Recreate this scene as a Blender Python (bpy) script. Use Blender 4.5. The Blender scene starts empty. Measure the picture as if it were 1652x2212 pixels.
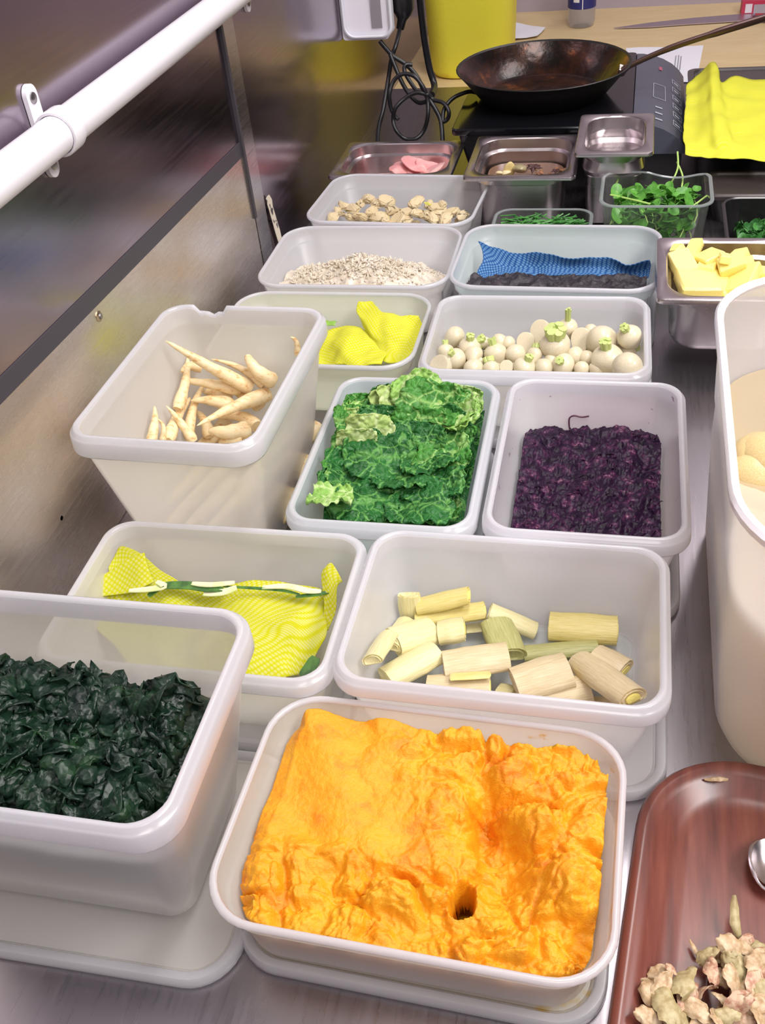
import bpy, math, random
from mathutils import Vector, Matrix, Euler, noise
random.seed(7)
SC = bpy.context.scene
COL = SC.collection

# ------------------------------------------------------------------ camera
FPX, CAMH = 2109.55, 0.68
PITCH, YAW, ROLL = 0.6893966, -0.28987902, -0.11924281
def cam_axes():
    cy, sy = math.cos(YAW), math.sin(YAW); cp, sp = math.cos(PITCH), math.sin(PITCH)
    f = Vector((sy*cp, cy*cp, -sp)); r = Vector((cy, -sy, 0)); u = r.cross(f)
    cr, sr = math.cos(ROLL), math.sin(ROLL)
    return r*cr + u*sr, -r*sr + u*cr, f
CR, CU, CF = cam_axes()
CO = Vector((0, 0, CAMH))
cam_d = bpy.data.cameras.new('camera'); cam = bpy.data.objects.new('camera', cam_d); COL.objects.link(cam)
M_ = Matrix((CR, CU, -CF)).transposed().to_4x4(); M_.translation = CO
cam.matrix_world = M_
cam_d.sensor_fit = 'VERTICAL'; cam_d.sensor_height = 24.0
cam_d.lens = 24.0 * FPX / 2212.0
cam_d.clip_start = 0.01; cam_d.clip_end = 50
SC.camera = cam
def ray(px, py): return CF + CR*((px-826)/FPX) - CU*((py-1106)/FPX)
def at(px, py, z):
    d = ray(px, py); return CO + d*((z-CO.z)/d.z)
def at_y(px, py, y):
    d = ray(px, py); return CO + d*(y/d.y)
def at_x(px, py, x):
    d = ray(px, py); return CO + d*(x/d.x)

# ------------------------------------------------------------------ world, lights, exposure
SC.view_settings.view_transform = 'Standard'; SC.view_settings.look = 'None'
SC.view_settings.gamma = 1; SC.view_settings.use_curve_mapping = False
SC.view_settings.exposure = 0.40
SC.cycles.max_bounces = 18; SC.cycles.diffuse_bounces = 12; SC.cycles.transparent_max_bounces = 32
W = bpy.data.worlds.new('room_air'); SC.world = W; W.use_nodes = True
W.node_tree.nodes['Background'].inputs[0].default_value = (0.62, 0.56, 0.66, 1)
W.node_tree.nodes['Background'].inputs[1].default_value = 0.12
def area(name, loc, sx, sy, power, col, rot=(0, 0, 0)):
    l = bpy.data.lights.new(name, 'AREA'); l.shape = 'RECTANGLE'; l.size = sx; l.size_y = sy
    l.energy = power; l.color = col
    o = bpy.data.objects.new(name, l); o.location = loc; o.rotation_euler = rot; COL.objects.link(o); return o
area('ceiling_lamp', (0.15, 0.95, 1.80), 0.45, 1.30, 19, (1.0, 0.96, 0.95))
area('ceiling_lamp', (1.15, 0.25, 1.65), 0.45, 1.40, 30, (1.0, 0.95, 0.94), (0, math.radians(32), 0))
area('ceiling_lamp', (0.35, -1.0, 1.80), 0.9, 0.45, 12, (1.0, 0.93, 0.91), (math.radians(28), 0, 0))
area('ceiling_lamp', (0.50, 2.45, 1.80), 0.35, 0.8, 7, (1.0, 0.93, 0.92))

# ------------------------------------------------------------------ materials
def nmat(name):
    m = bpy.data.materials.new(name); m.use_nodes = True
    nt = m.node_tree; b = nt.nodes['Principled BSDF']; return m, nt, b
def rgb(c):
    return (c[0], c[1], c[2], 1)
def tex_noise(nt, scale, detail=3, rough=.5, coord='Object', stretch=None):
    tc = nt.nodes.new('ShaderNodeTexCoord'); n = nt.nodes.new('ShaderNodeTexNoise')
    n.inputs['Scale'].default_value = scale; n.inputs['Detail'].default_value = detail
    n.inputs['Roughness'].default_value = rough
    if stretch:
        mp = nt.nodes.new('ShaderNodeMapping'); mp.inputs['Scale'].default_value = stretch
        nt.links.new(tc.outputs[coord], mp.inputs[0]); nt.links.new(mp.outputs[0], n.inputs[0])
    else: nt.links.new(tc.outputs[coord], n.inputs[0])
    return n
def ramp(nt, src, stops):
    r = nt.nodes.new('ShaderNodeValToRGB'); e = r.color_ramp.elements
    while len(e) < len(stops): e.new(.5)
    for i, (p, c) in enumerate(stops): e[i].position = p; e[i].color = rgb(c) if not isinstance(c, float) else (c, c, c, 1)
    nt.links.new(src, r.inputs[0]); return r
def add_bump(nt, b, src, strength, dist=.002):
    bp = nt.nodes.new('ShaderNodeBump'); bp.inputs['Strength'].default_value = strength; bp.inputs['Distance'].default_value = dist
    nt.links.new(src, bp.inputs['Height']); nt.links.new(bp.outputs[0], b.inputs['Normal']); return bp
def plain(name, col, rough=.5, metal=0, spec=.5, bump=None, var=None, sub=0, coat=0):
    m, nt, b = nmat(name)
    b.inputs['Base Color'].default_value = rgb(col); b.inputs['Roughness'].default_value = rough
    b.inputs['Metallic'].default_value = metal; b.inputs['Specular IOR Level'].default_value = spec
    b.inputs['Coat Weight'].default_value = coat; b.inputs['Coat Roughness'].default_value = .15
    if sub:
        b.inputs['Subsurface Weight'].default_value = sub; b.inputs['Subsurface Radius'].default_value = (.01, .007, .004)
        b.inputs['Subsurface Scale'].default_value = .5
    if var:                                    # (colour2, scale, lo, hi)
        n = tex_noise(nt, var[1], 4, .6); r = ramp(nt, n.outputs[0], [(var[2], col), (var[3], var[0])])
        nt.links.new(r.outputs[0], b.inputs['Base Color'])
    if bump:
        n = tex_noise(nt, bump[0], 5, .6); add_bump(nt, b, n.outputs[0], bump[1])
    return m
def steel(name, col, rough, stretch=(1, 60, 1), r2=None, var=None, scale=8, metal=1, bump=.03):
    m, nt, b = nmat(name)
    b.inputs['Metallic'].default_value = metal
    n = tex_noise(nt, scale, 5, .6, 'Object', stretch)
    r = ramp(nt, n.outputs[0], [(.3, rough*.9), (.7, r2 or rough*1.2)]); nt.links.new(r.outputs[0], b.inputs['Roughness'])
    if bump: add_bump(nt, b, n.outputs[0], bump, .0005)
    b.inputs['Base Color'].default_value = rgb(col)
    if var:
        n2 = tex_noise(nt, var[1], 4, .55); r2_ = ramp(nt, n2.outputs[0], [(var[2], col), (var[3], var[0])])
        nt.links.new(r2_.outputs[0], b.inputs['Base Color'])
    return m
def front_fresnel(nt, ior):
    """surface reflection on the outer side of a wall only, none on leaving the material"""
    fr = nt.nodes.new('ShaderNodeFresnel'); fr.inputs[0].default_value = ior
    g = nt.nodes.new('ShaderNodeNewGeometry'); iv = nt.nodes.new('ShaderNodeMath'); iv.operation = 'SUBTRACT'; iv.inputs[0].default_value = 1
    mu = nt.nodes.new('ShaderNodeMath'); mu.operation = 'MULTIPLY'
    nt.links.new(g.outputs['Backfacing'], iv.inputs[1]); nt.links.new(fr.outputs[0], mu.inputs[0]); nt.links.new(iv.outputs[0], mu.inputs[1]); return mu
def poly(name, tint=(.945, .945, .955), clear=.34, stain=None, rough=.35):
    """frosted polypropylene: part diffuse, part translucent, part see-through, thin gloss"""
    m = bpy.data.materials.new(name); m.use_nodes = True; nt = m.node_tree; nt.nodes.clear()
    out = nt.nodes.new('ShaderNodeOutputMaterial')
    df = nt.nodes.new('ShaderNodeBsdfDiffuse'); tr = nt.nodes.new('ShaderNodeBsdfTranslucent')
    tp = nt.nodes.new('ShaderNodeBsdfTransparent'); gl = nt.nodes.new('ShaderNodeBsdfGlossy')
    gl.inputs['Roughness'].default_value = rough; gl.inputs['Color'].default_value = (1, 1, 1, 1)
    m1 = nt.nodes.new('ShaderNodeMixShader'); m1.inputs[0].default_value = .62
    m2 = nt.nodes.new('ShaderNodeMixShader'); m2.inputs[0].default_value = clear
    m3 = nt.nodes.new('ShaderNodeMixShader')
    fr = front_fresnel(nt, 1.45)
    for s in (df, tr): s.inputs['Color'].default_value = rgb(tint)
    tp.inputs['Color'].default_value = rgb([min(1, c*1.08) for c in tint])
    L = nt.links.new
    L(df.outputs[0], m1.inputs[1]); L(tr.outputs[0], m1.inputs[2])
    L(m1.outputs[0], m2.inputs[1]); L(tp.outputs[0], m2.inputs[2])
    L(fr.outputs[0], m3.inputs[0]); L(m2.outputs[0], m3.inputs[1]); L(gl.outputs[0], m3.inputs[2])
    L(m3.outputs[0], out.inputs[0])
    if stain:                                   # (colour, scale, lo, hi, stretch)
        n = tex_noise(nt, stain[1], 4, .6, 'Object', stain[4])
        r = ramp(nt, n.outputs[0], [(stain[2], tint), (stain[3], stain[0])])
        for s in (df, tr): L(r.outputs[0], s.inputs['Color'])
    return m
def clearplastic(name):
    m = bpy.data.materials.new(name); m.use_nodes = True; nt = m.node_tree; nt.nodes.clear()
    out = nt.nodes.new('ShaderNodeOutputMaterial'); tp = nt.nodes.new('ShaderNodeBsdfTransparent')
    gl = nt.nodes.new('ShaderNodeBsdfGlossy'); gl.inputs['Roughness'].default_value = .06
    df = nt.nodes.new('ShaderNodeBsdfTranslucent'); df.inputs[0].default_value = (.8, .83, .82, 1)
    tp.inputs[0].default_value = (.96, .97, .96, 1)
    fr = front_fresnel(nt, 1.5)
    a = nt.nodes.new('ShaderNodeMixShader'); a.inputs[0].default_value = .07
    b = nt.nodes.new('ShaderNodeMixShader'); L = nt.links.new
    L(tp.outputs[0], a.inputs[1]); L(df.outputs[0], a.inputs[2])
    L(fr.outputs[0], b.inputs[0]); L(a.outputs[0], b.inputs[1]); L(gl.outputs[0], b.inputs[2]); L(b.outputs[0], out.inputs[0])
    return m

MAT = {}
MAT['wall'] = steel('wall_steel', (.38, .325, .38), .18, (1, 1, 30), .23, ((.32, .27, .31), 3, .35, .7), metal=1, bump=0)
MAT['wall_low'] = steel('lower_panel_steel', (.66, .60, .57), .25, (1, 1, 30), .31, ((.58, .49, .40), 4, .42, .62), metal=.92, bump=0)
MAT['trimsteel'] = steel('trim_steel', (.55, .53, .56), .25, (1, 1, 30))
MAT['counter'] = steel('counter_steel', (.27, .25, .27), .28, (40, 1.5, 1), .37, bump=0, metal=.92)
MAT['pan_steel'] = steel('pan_steel', (.58, .53, .54), .26, (1, 1, 1), .34)
MAT['darkband'] = plain('dark_band', (.05, .045, .055), .45)
MAT['screw'] = plain('screw_metal', (.35, .33, .33), .35, 1)
MAT['brass'] = plain('brass', (.62, .50, .32), .3, 1)
MAT['white_paint'] = plain('white_gloss', (.84, .82, .87), .28, coat=.3)
MAT['white_plastic'] = plain('white_plastic', (.90, .89, .95), .35)
MAT['black_plastic'] = plain('black_plastic', (.012, .012, .014), .35)
MAT['black_glass'] = plain('black_glass', (.006, .006, .008), .12)
MAT['poly'] = poly('frosted_poly')
MAT['poly_cool'] = poly('frosted_poly_cool', (.88, .945, .95))
MAT['poly_warm'] = poly('frosted_poly_warm', (.945, .93, .90))
MAT['poly_rim'] = poly('frosted_rim', (.87, .87, .90), .12, rough=.22)
MAT['poly_squash'] = poly('frosted_poly_squash', (.975, .95, .90), .58, ((.9, .52, .05), 26, .66, .70, (1, 1, 2.2)))
MAT['poly_purple'] = poly('frosted_poly_purple', (.96, .94, .96), .30, ((.33, .10, .24), 60, .68, .73, None))
MAT['poly_kale'] = poly('frosted_poly_smoky', (.93, .92, .93), .46)
MAT['clear'] = clearplastic('clear_plastic')

# ------------------------------------------------------------------ mesh helpers
class MB:
    def __init__(s): s.v = []; s.f = []; s.m = []
    def add(s, vs, fs, mi=0):
        o = len(s.v); s.v += [Vector(v) for v in vs]; s.f += [tuple(i+o for i in f) for f in fs]; s.m += [mi]*len(fs)
    def loft(s, rings, c0=True, c1=True, loop=False, mi=0):
        n = len(rings[0]); vs = [p for r in rings for p in r]; fs = []
        K = len(rings)
        for k in range(K if loop else K-1):
            a, b = k*n, ((k+1) % K)*n
            for i in range(n):
                j = (i+1) % n; fs.append((a+i, a+j, b+j, b+i))
        if not loop:
            if c0: fs.append(tuple(reversed(range(n))))
            if c1: fs.append(tuple(range((K-1)*n, K*n)))
        s.add(vs, fs, mi)
    def box(s, x0, x1, y0, y1, z0, z1, mi=0):
        v = [(x, y, z) for z in (z0, z1) for x, y in ((x0, y0), (x1, y0), (x1, y1), (x0, y1))]
        s.add(v, [(3, 2, 1, 0), (4, 5, 6, 7), (0, 1, 5, 4), (1, 2, 6, 5), (2, 3, 7, 6), (3, 0, 4, 7)], mi)
    def tube(s, pts, rad, n=12, cap=True, mi=0, flat=1.0):
        pts = [Vector(p) for p in pts]; R = rad if isinstance(rad, (list, tuple)) else [rad]*len(pts)
        rings = []; up = Vector((0, 0, 1)); prev = None
        for i, p in enumerate(pts):
            t = (pts[min(i+1, len(pts)-1)] - pts[max(i-1, 0)]).normalized()
            if prev is None:
                a = t.cross(up)
                if a.length < .05: a = t.cross(Vector((1, 0, 0)))
                a.normalize()
            else:
                a = prev - t*prev.dot(t); a.normalize()
            prev = a; b = t.cross(a)
            rings.append([p + a*(R[i]*math.cos(q)) + b*(R[i]*flat*math.sin(q)) for q in [2*math.pi*k/n for k in range(n)]])
        s.loft(rings, cap, cap, mi=mi)
    def sheet(s, P, thick=.0008, mi=0):
        """P: grid rows x cols of points; closed thin sheet"""
        R, C = len(P), len(P[0]); N = []
        for i in range(R):
            row = []
            for j in range(C):
                a = P[i][min(j+1, C-1)] - P[i][max(j-1, 0)]; b = P[min(i+1, R-1)][j] - P[max(i-1, 0)][j]
                nn = a.cross(b); row.append(nn.normalized() if nn.length > 1e-12 else Vector((0, 0, 1)))
            N.append(row)
        top = [P[i][j] + N[i][j]*thick/2 for i in range(R) for j in range(C)]
        bot = [P[i][j] - N[i][j]*thick/2 for i in range(R) for j in range(C)]
        fs = []; o = R*C
        for i in range(R-1):
            for j in range(C-1):
                a, b, c, d = i*C+j, i*C+j+1, (i+1)*C+j+1, (i+1)*C+j
                fs.append((a, b, c, d)); fs.append((o+d, o+c, o+b, o+a))
        ed = [(0*C+j, j+1) for j in range(C-1)] + [(i*C+C-1, (i+1)*C+C-1) for i in range(R-1)] + \
             [((R-1)*C+j+1, (R-1)*C+j) for j in range(C-1)] + [((i+1)*C, i*C) for i in range(R-1)]
        for a, b in ed: fs.append((b, a, o+a, o+b))
        s.add(top+bot, fs, mi)
    def build(s, name, mat, parent=None, origin=None, smooth=True, sharp=40):
        org = Vector(origin) if origin is not None else Vector((0, 0, 0))
        if parent is not None and origin is None: org = parent_origin(parent)
        me = bpy.data.meshes.new(name); me.from_pydata([tuple(v-org) for v in s.v], [], s.f)
        mats = mat if isinstance(mat, (list, tuple)) else [mat]
        for m in mats: me.materials.append(m)
        for p, mi in zip(me.polygons, s.m):
            p.material_index = mi; p.use_smooth = smooth
        me.validate(); me.update()
        if smooth:
            try: me.set_sharp_from_angle(angle=math.radians(sharp))
            except Exception: pass
        o = bpy.data.objects.new(name, me); COL.objects.link(o)
        if parent is None: o.location = org
        else: o.parent = parent
        return o
ORG = {}
def parent_origin(p):
    if p.name in ORG: return ORG[p.name]
    return Vector((0, 0, 0))
def thing(name, label, cat, loc, group=None):
    o = bpy.data.objects.new(name, None); o.empty_display_size = .02; COL.objects.link(o); o.location = loc
    ORG[o.name] = Vector(loc); return tag(o, label, cat, group)
def subparent(part, root):                     # a part that itself carries sub-parts
    ORG[part.name] = ORG[root.name]; return part
def tag(o, label, cat, group=None, kind=None):
    o['label'] = label; o['category'] = cat
    if group: o['group'] = group
    if kind: o['kind'] = kind
    return o
def struct(o): o['kind'] = 'structure'; return o
def rrect(cx, cy, w, d, r, z, rot=0, n=7, e=6):
    r = max(min(r, w/2-1e-4, d/2-1e-4), 1e-4); pts = []
    cs = [(w/2-r, -d/2+r, -90), (w/2-r, d/2-r, 0), (-w/2+r, d/2-r, 90), (-w/2+r, -d/2+r, 180)]
    for k, (x, y, a0) in enumerate(cs):
        for i in range(n+1):
            a = math.radians(a0 + 90*i/n); pts.append((x+r*math.cos(a), y+r*math.sin(a)))
        x2, y2, a2 = cs[(k+1) % 4]; p = pts[-1]; a = math.radians(a2); q = (x2+r*math.cos(a), y2+r*math.sin(a))
        for i in range(1, e): pts.append((p[0]+(q[0]-p[0])*i/e, p[1]+(q[1]-p[1])*i/e))
    c, s = math.cos(rot), math.sin(rot)
    return [Vector((cx+x*c-y*s, cy+x*s+y*c, z)) for x, y in pts]
def catmull(P, k):
    out = []; n = len(P)
    for i in range(n-1):
        p0, p1, p2, p3 = P[max(i-1, 0)], P[i], P[i+1], P[min(i+2, n-1)]
        for j in range(k):
            t = j/k; out.append(.5*((2*p1)+(p2-p0)*t+(2*p0-5*p1+4*p2-p3)*t*t+(3*p1-p0-3*p2+p3)*t**3))
    out.append(P[-1]); return out
def fnoise(p, sc, octv=4): return noise.fractal(Vector(p)*sc, .8, 2.1, octv)
ORD = ['first', 'second', 'third', 'fourth', 'fifth', 'sixth', 'seventh', 'eighth', 'ninth', 'tenth', 'eleventh', 'twelfth', 'thirteenth', 'fourteenth', 'fifteenth', 'sixteenth', 'seventeenth', 'eighteenth', 'nineteenth', 'twentieth']
def auto_labels(items, what, where, rows):
    """items: (object, px, py[, adjective]); a label by look and by place in the pile"""
    it = sorted(items, key=lambda t: t[2]); n = len(it); names = {1: ['pile'], 2: ['back row', 'front row'], 3: ['back row', 'middle row', 'front row'], 4: ['back row', 'second row', 'third row', 'front row'], 5: ['back row', 'second row', 'third row', 'fourth row', 'front row']}[rows]
    for r in range(rows):
        row = sorted(it[r*n//rows:(r+1)*n//rows], key=lambda t: t[1])
        for k, t in enumerate(row):
            adj = t[3] if len(t) > 3 else ''
            t[0]['label'] = f"{adj+' ' if adj else ''}{what}, {ORD[k]} from left in {names[r]} {where}"

# ------------------------------------------------------------------ the setting
XW = -0.53
m = MB(); m.box(XW-.05, XW, -1.2, 2.90, -.9, 1.9); struct(m.build('wall_left', MAT['wall'], smooth=False))
MAT['paintwall'] = plain('painted_wall', (.40, .34, .40), .6, bump=(60, .1))
m = MB(); m.box(XW-.05, 2.4, 2.90, 2.95, -.9, 1.9); struct(m.build('wall_back', MAT['paintwall'], smooth=False))
MAT['darkwall'] = plain('dim_wall', (.055, .042, .065), .7)
m = MB(); m.box(2.4, 2.45, -1.2, 2.95, -.9, 1.9); struct(m.build('wall_right', MAT['darkwall'], smooth=False))
MAT['ceil'] = plain('ceiling_paint', (.26, .24, .27), .8)
m = MB(); m.box(XW-.05, 2.45, -1.2, 2.95, 1.9, 1.95); struct(m.build('ceiling', MAT['ceil'], smooth=False))
MAT['floor'] = plain('floor_tile', (.05, .036, .045), .5, var=((.035, .028, .032), 3, .4, .6))
m = MB(); m.box(XW-.05, 2.45, -1.2, 2.95, -.95, -.9); struct(m.build('floor', MAT['floor'], smooth=False))
# dark band and upright cover strip on the steel wall
m = MB(); ba, bb = at_x(0, 843, XW), at_x(520, 322, XW); bs = (bb.z-ba.z)/(bb.y-ba.y)
bz = lambda y: ba.z+bs*(y-ba.y)
m.loft([[Vector((XW+e, y, bz(y)+q)) for e, q in ((0, -.010), (.0015, -.010), (.0015, .010), (0, .010))] for y in (-.4, 1.302)]); struct(m.build('trim_1', MAT['darkband'], smooth=False))
m = MB(); m.box(XW, XW+.003, 1.302, 1.345, .03, .75); struct(m.build('trim_2', MAT['trimsteel'], smooth=False))
m = MB(); m.box(XW, XW+.0045, 1.296, 1.303, .115, .75); struct(m.build('trim_3', MAT['darkband'], smooth=False))
m = MB(); m.loft([[Vector((XW+e, y, z)) for e, z in ((0, .0005), (.0012, .0005), (.0012, bz(y)-.010), (0, bz(y)-.010))] for y in (-.4, 1.300)]); struct(m.build('trim_4', MAT['wall_low'], smooth=False))
# steel worktop and wooden worktop
m = MB(); m.box(XW, .62, -.5, 2.27, -.04, 0); m.box(.60, .62, -.5, 2.27, -.08, -.04)
tag(m.build('steel_worktop', MAT['counter'], origin=(0, .8, -.04), smooth=False), 'brushed stainless steel worktop the tubs of vegetables stand on', 'worktop')
mt, nt, b = nmat('wood_top'); n = tex_noise(nt, 6, 5, .6, 'Object', (2, 9, 2)); r = ramp(nt, n.outputs[0], [(.3, (.60, .45, .23)), (.7, (.68, .53, .30))]); nt.links.new(r.outputs[0], b.inputs['Base Color']); b.inputs['Roughness'].default_value = .45
m = MB(); m.box(XW, .9, 2.27, 2.90, -.04, 0)
tag(m.build('wooden_worktop', mt, origin=(0, 2.5, -.04), smooth=False), 'pale wooden worktop at the far end behind the black hob', 'worktop')

# ------------------------------------------------------------------ tubs
def tub(name, label, cx, cy, w, d, rot, z0, z1, style, mat, notch=None, group=None, extra=None):
    root = thing(name, label, 'tub', (cx, cy, z0), group)
    R = lambda ins, r, z: rrect(cx, cy, w-2*ins, d-2*ins, r, z, rot, 8, 24 if notch else 6)
    h = z1-z0
    if style == 'band':                         # squarish storage tub with a tall rim band
        tp = .020 if h < .12 else .034; rb = .018; band = .017 if h < .12 else .022
        prof = [(tp+.006, rb-.003, z0), (tp+.001, rb, z0+.004), (.0075, rb+.006, z1-band), (.0075, rb+.006, z1-.003), (.0092, rb+.005, z1-.003), (.0092, rb+.005, z1-band), (tp+.0028, rb-.001, z0+.006), (tp+.008, rb-.005, z0+.0022)]
        rim = [(.0076, rb+.005, z1-band), (.0008, rb+.009, z1-band), (0, rb+.010, z1-band+.002), (.0006, rb+.010, z1-.006), (.0016, rb+.009, z1-.0045), (.0032, rb+.008, z1-.0040), (.0042, rb+.007, z1-.0008), (.0056, rb+.006, z1), (.0078, rb+.006, z1-.0006), (.0090, rb+.005, z1-.003), (.0080, rb+.005, z1-.006)]
    else:                                       # takeaway style tub: bead rim, big round corners, ledge inside
        tp = .015; rb = .030
        prof = [(tp+.006, rb-.004, z0), (tp+.0005, rb, z0+.005), (.0100, rb+.003, z1-.022), (.0060, rb+.006, z1-.020), (.0030, rb+.008, z1-.003), (.0045, rb+.007, z1-.003), (.0076, rb+.005, z1-.021), (.0118, rb+.002, z1-.0235), (tp+.0025, rb-.001, z0+.007), (tp+.009, rb-.006, z0+.0022)]
        rim = [(.0032, rb+.007, z1-.0060), (.0010, rb+.009, z1-.0056), (0, rb+.010, z1-.0036), (.0003, rb+.010, z1-.0014), (.0018, rb+.009, z1), (.0038, rb+.008, z1-.0002), (.0050, rb+.007, z1-.0018), (.0047, rb+.007, z1-.004)]
    b = MB(); b.loft([R(*p) for p in prof]); 
    rm = MB(); rm.loft([R(*p) for p in rim], loop=True)
    if notch:
        for mm in (b, rm):
            for v in mm.v:
                lx = (v.x-cx)*math.cos(rot)+(v.y-cy)*math.sin(rot); ly = -(v.x-cx)*math.sin(rot)+(v.y-cy)*math.cos(rot)
                if ly > d*.4 and notch[0] < lx < notch[1] and v.z > z1-.02:
                    t = (lx-notch[0])/(notch[1]-notch[0]); v.z -= .011*min(1, 5*t, 9*(1-t))*(.8+.2*math.sin(t*14))*(1 if v.z > z1-.008 else .3)
    bo = b.build('body', mat, root); ro = rm.build('rim', MAT['poly_rim'], root)
    bo.data.set_sharp_from_angle(angle=math.radians(75)); ro.data.set_sharp_from_angle(angle=math.radians(75))
    if extra: extra(root)
    return dict(cx=cx, cy=cy, w=w, d=d, rot=rot, z0=z0, z1=z1, tp=tp, rb=rb, root=root)
def lid(label, cx, cy, w, d, rot, z0, mat=None, group=None, t=.011, r=.036):
    root = thing('tub_lid', label, 'lid', (cx, cy, z0), group)
    R = lambda ins, rr, z: rrect(cx, cy, w-2*ins, d-2*ins, rr, z, rot, 8, 4)
    p = MB(); p.loft([R(.0125, r-.010, z0+.0005), R(.012, r-.010, z0+t-.006), R(.0095, r-.009, z0+t-.0035), R(.0093, r-.009, z0+t-.0055), R(.013, r-.01, z0+t-.0075)][0:4]); p.build('panel', mat or MAT['poly'], root)
    q = MB(); q.loft([R(.001, r, z0), R(0, r, z0+.002), R(.0003, r, z0+t-.003), R(.002, r-.002, z0+t), (R(.007, r-.006, z0+t)), R(.0090, r-.008, z0+t-.003), R(.0090, r-.008, z0)], loop=True); o = q.build('rim', MAT['poly_rim'], root)
    o.data.set_sharp_from_angle(angle=math.radians(60)); return root
A = (.2599, .1853); B = (.2712, .1930); C3 = (.2597, .1912)
LT = .011
T = {}
T['squash'] = tub('plastic_tub', 'round-cornered tub of orange mash at the front, smeared with orange', -.108, .370, B[0], B[1], -.015, .012, .084, 'bead', MAT['poly_squash'])
T['kale'] = tub('plastic_tub', 'deep frosted tub of dark green kale at front left by the wall', -.367, .364, C3[0], C3[1], .013, .014, .185, 'band', MAT['poly_kale'])
T['yellow'] = tub('plastic_tub', 'frosted tub with yellow cloth and leek shreds behind the kale tub', -.333, .552, A[0], A[1], .020, .012, .099, 'band', MAT['poly_warm'])
T['leek'] = tub('plastic_tub', 'wide frosted tub of cut cooked leeks behind the orange mash', -.072, .556, A[0], A[1], .004, .013, .107, 'band', MAT['poly'])
T['parsnip'] = tub('plastic_tub', 'deep frosted tub of parsnips with a chipped back rim beside the wall', -.393, .767, C3[1], C3[0], -.012, .001, .193, 'band', MAT['poly_warm'], notch=(-.060, -.022))
T['cabbage'] = tub('plastic_tub', 'cool frosted tub full of torn green savoy cabbage', -.208, .784, A[1], A[0], .016, .011, .098, 'band', MAT['poly_cool'])
def plabel(root):
    m = MB(); y = .782+.13-.0175; z = .075
    m.add([(-.055, y-.0005, .052), (.045, y-.0005, .052), (.045, y+.0053-.0022, .086), (-.055, y+.0053-.0022, .086)], [(0, 1, 2, 3)])
    # a worn paper label seen through the back wall
    m2 = MB(); P = [[Vector((-.052+.098*i/6, y+.0135+.0062*j/2, .045+.034*j/2)) for i in range(7)] for j in range(3)]
    m2.sheet(P, .0004); o = m2.build('paper_label', plain('label_paper', (.80, .66, .72), .7), root); o['label'] = 'pinkish worn paper label on the back wall'
T['purple'] = tub('plastic_tub', 'purple-stained frosted tub of braised red cabbage', -.017, .782, A[1], A[0], .007, .013, .105, 'band', MAT['poly_purple'], extra=plabel)
T['turnip'] = tub('plastic_tub', 'frosted tub of white baby turnips behind the two cabbage tubs', -.090, 1.012, A[0], A[1], .020, .013, .102, 'band', MAT['poly'])
T['yellow2'] = tub('plastic_tub', 'round-cornered tub with crumpled yellow cloth left of the baby turnips', -.366, 1.050, B[0]-.004, B[1]-.006, .007, .001, .080, 'bead', poly('frosted_poly_yellowish', (.92, .94, .84), .3))
T['shred'] = tub('plastic_tub', 'round-cornered tub of pale grated vegetable near the wall', -.3585, 1.250, B[0], B[1], .010, .001, .083, 'bead', MAT['poly'])
T['blue'] = tub('plastic_tub', 'round-cornered tub with blue net cloth and dark mash', -.084, 1.237, B[0], B[1], -.019, .013, .091, 'bead', MAT['poly_cool'])
T['arti'] = tub('plastic_tub', 'round-cornered tub of pale artichoke chunks, hindmost of the plastic tubs', -.348, 1.462, B[0]-.004, B[1], -.060, .001, .078, 'bead', MAT['poly'])
lid('flat frosted lid lying under the deep kale tub', -.367, .359, .27, .196, .02, .0, MAT['poly_warm'])
lid('frosted lid with yellow stains under the orange mash tub', -.106, .373, .262, .184, -.02, .0, poly('lid_stained', (.86, .84, .78), .2, ((.8, .55, .03), 14, .6, .66, None)))
lid('frosted lid under the leek tub', -.068, .553, .262, .184, .0, .0)
lid('frosted lid under the yellow cloth tub behind the kale', -.333, .552, .256, .180, .02, .0)
lid('frosted lid under the green savoy cabbage tub', -.208, .784, .178, .252, .016, .0)
lid('frosted lid under the red cabbage tub', -.016, .780, .182, .256, .007, .0)
lid('frosted lid under the baby turnip tub', -.083, 1.010, .262, .184, .02, .0)
lid('frosted lid under the blue cloth tub', -.080, 1.232, .262, .184, -.02, .0)

def inner(t, z, gap=.0035):
    f = (z-t['z0'])/(t['z1']-t['z0']); ins = t['tp']+.003+(.010-t['tp']-.003)*f+gap
    return t['w']/2-ins, t['d']/2-ins, max(t['rb']-.002, .008)
def loc2w(t, x, y):
    c, s = math.cos(t['rot']), math.sin(t['rot']); return t['cx']+x*c-y*s, t['cy']+x*s+y*c
def at_in(t, px, py, z, mg=.004, zlo=None):
    """the point seen at (px, py), as near to height z as fits inside the tub"""
    best = None
    for k in range(90):
        for sg in ((1, -1) if k else (1,)):
            zz = z+sg*k*.0015
            if zz < (zlo or t['z0']+.004) or zz > t['z1']+.004: continue
            p = at(px, py, zz); hw, hd, _ = inner(t, min(zz, t['z1']), 0); c, s = math.cos(t['rot']), math.sin(t['rot'])
            lx = (p.x-t['cx'])*c+(p.y-t['cy'])*s; ly = -(p.x-t['cx'])*s+(p.y-t['cy'])*c
            if abs(lx) <= hw-mg and abs(ly) <= hd-mg: return p
    p = at(px, py, z); hw, hd, _ = inner(t, z, 0); return Vector((min(max(p.x, t['cx']-hw+mg), t['cx']+hw-mg), min(max(p.y, t['cy']-hd+mg), t['cy']+hd-mg), z))
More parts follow.
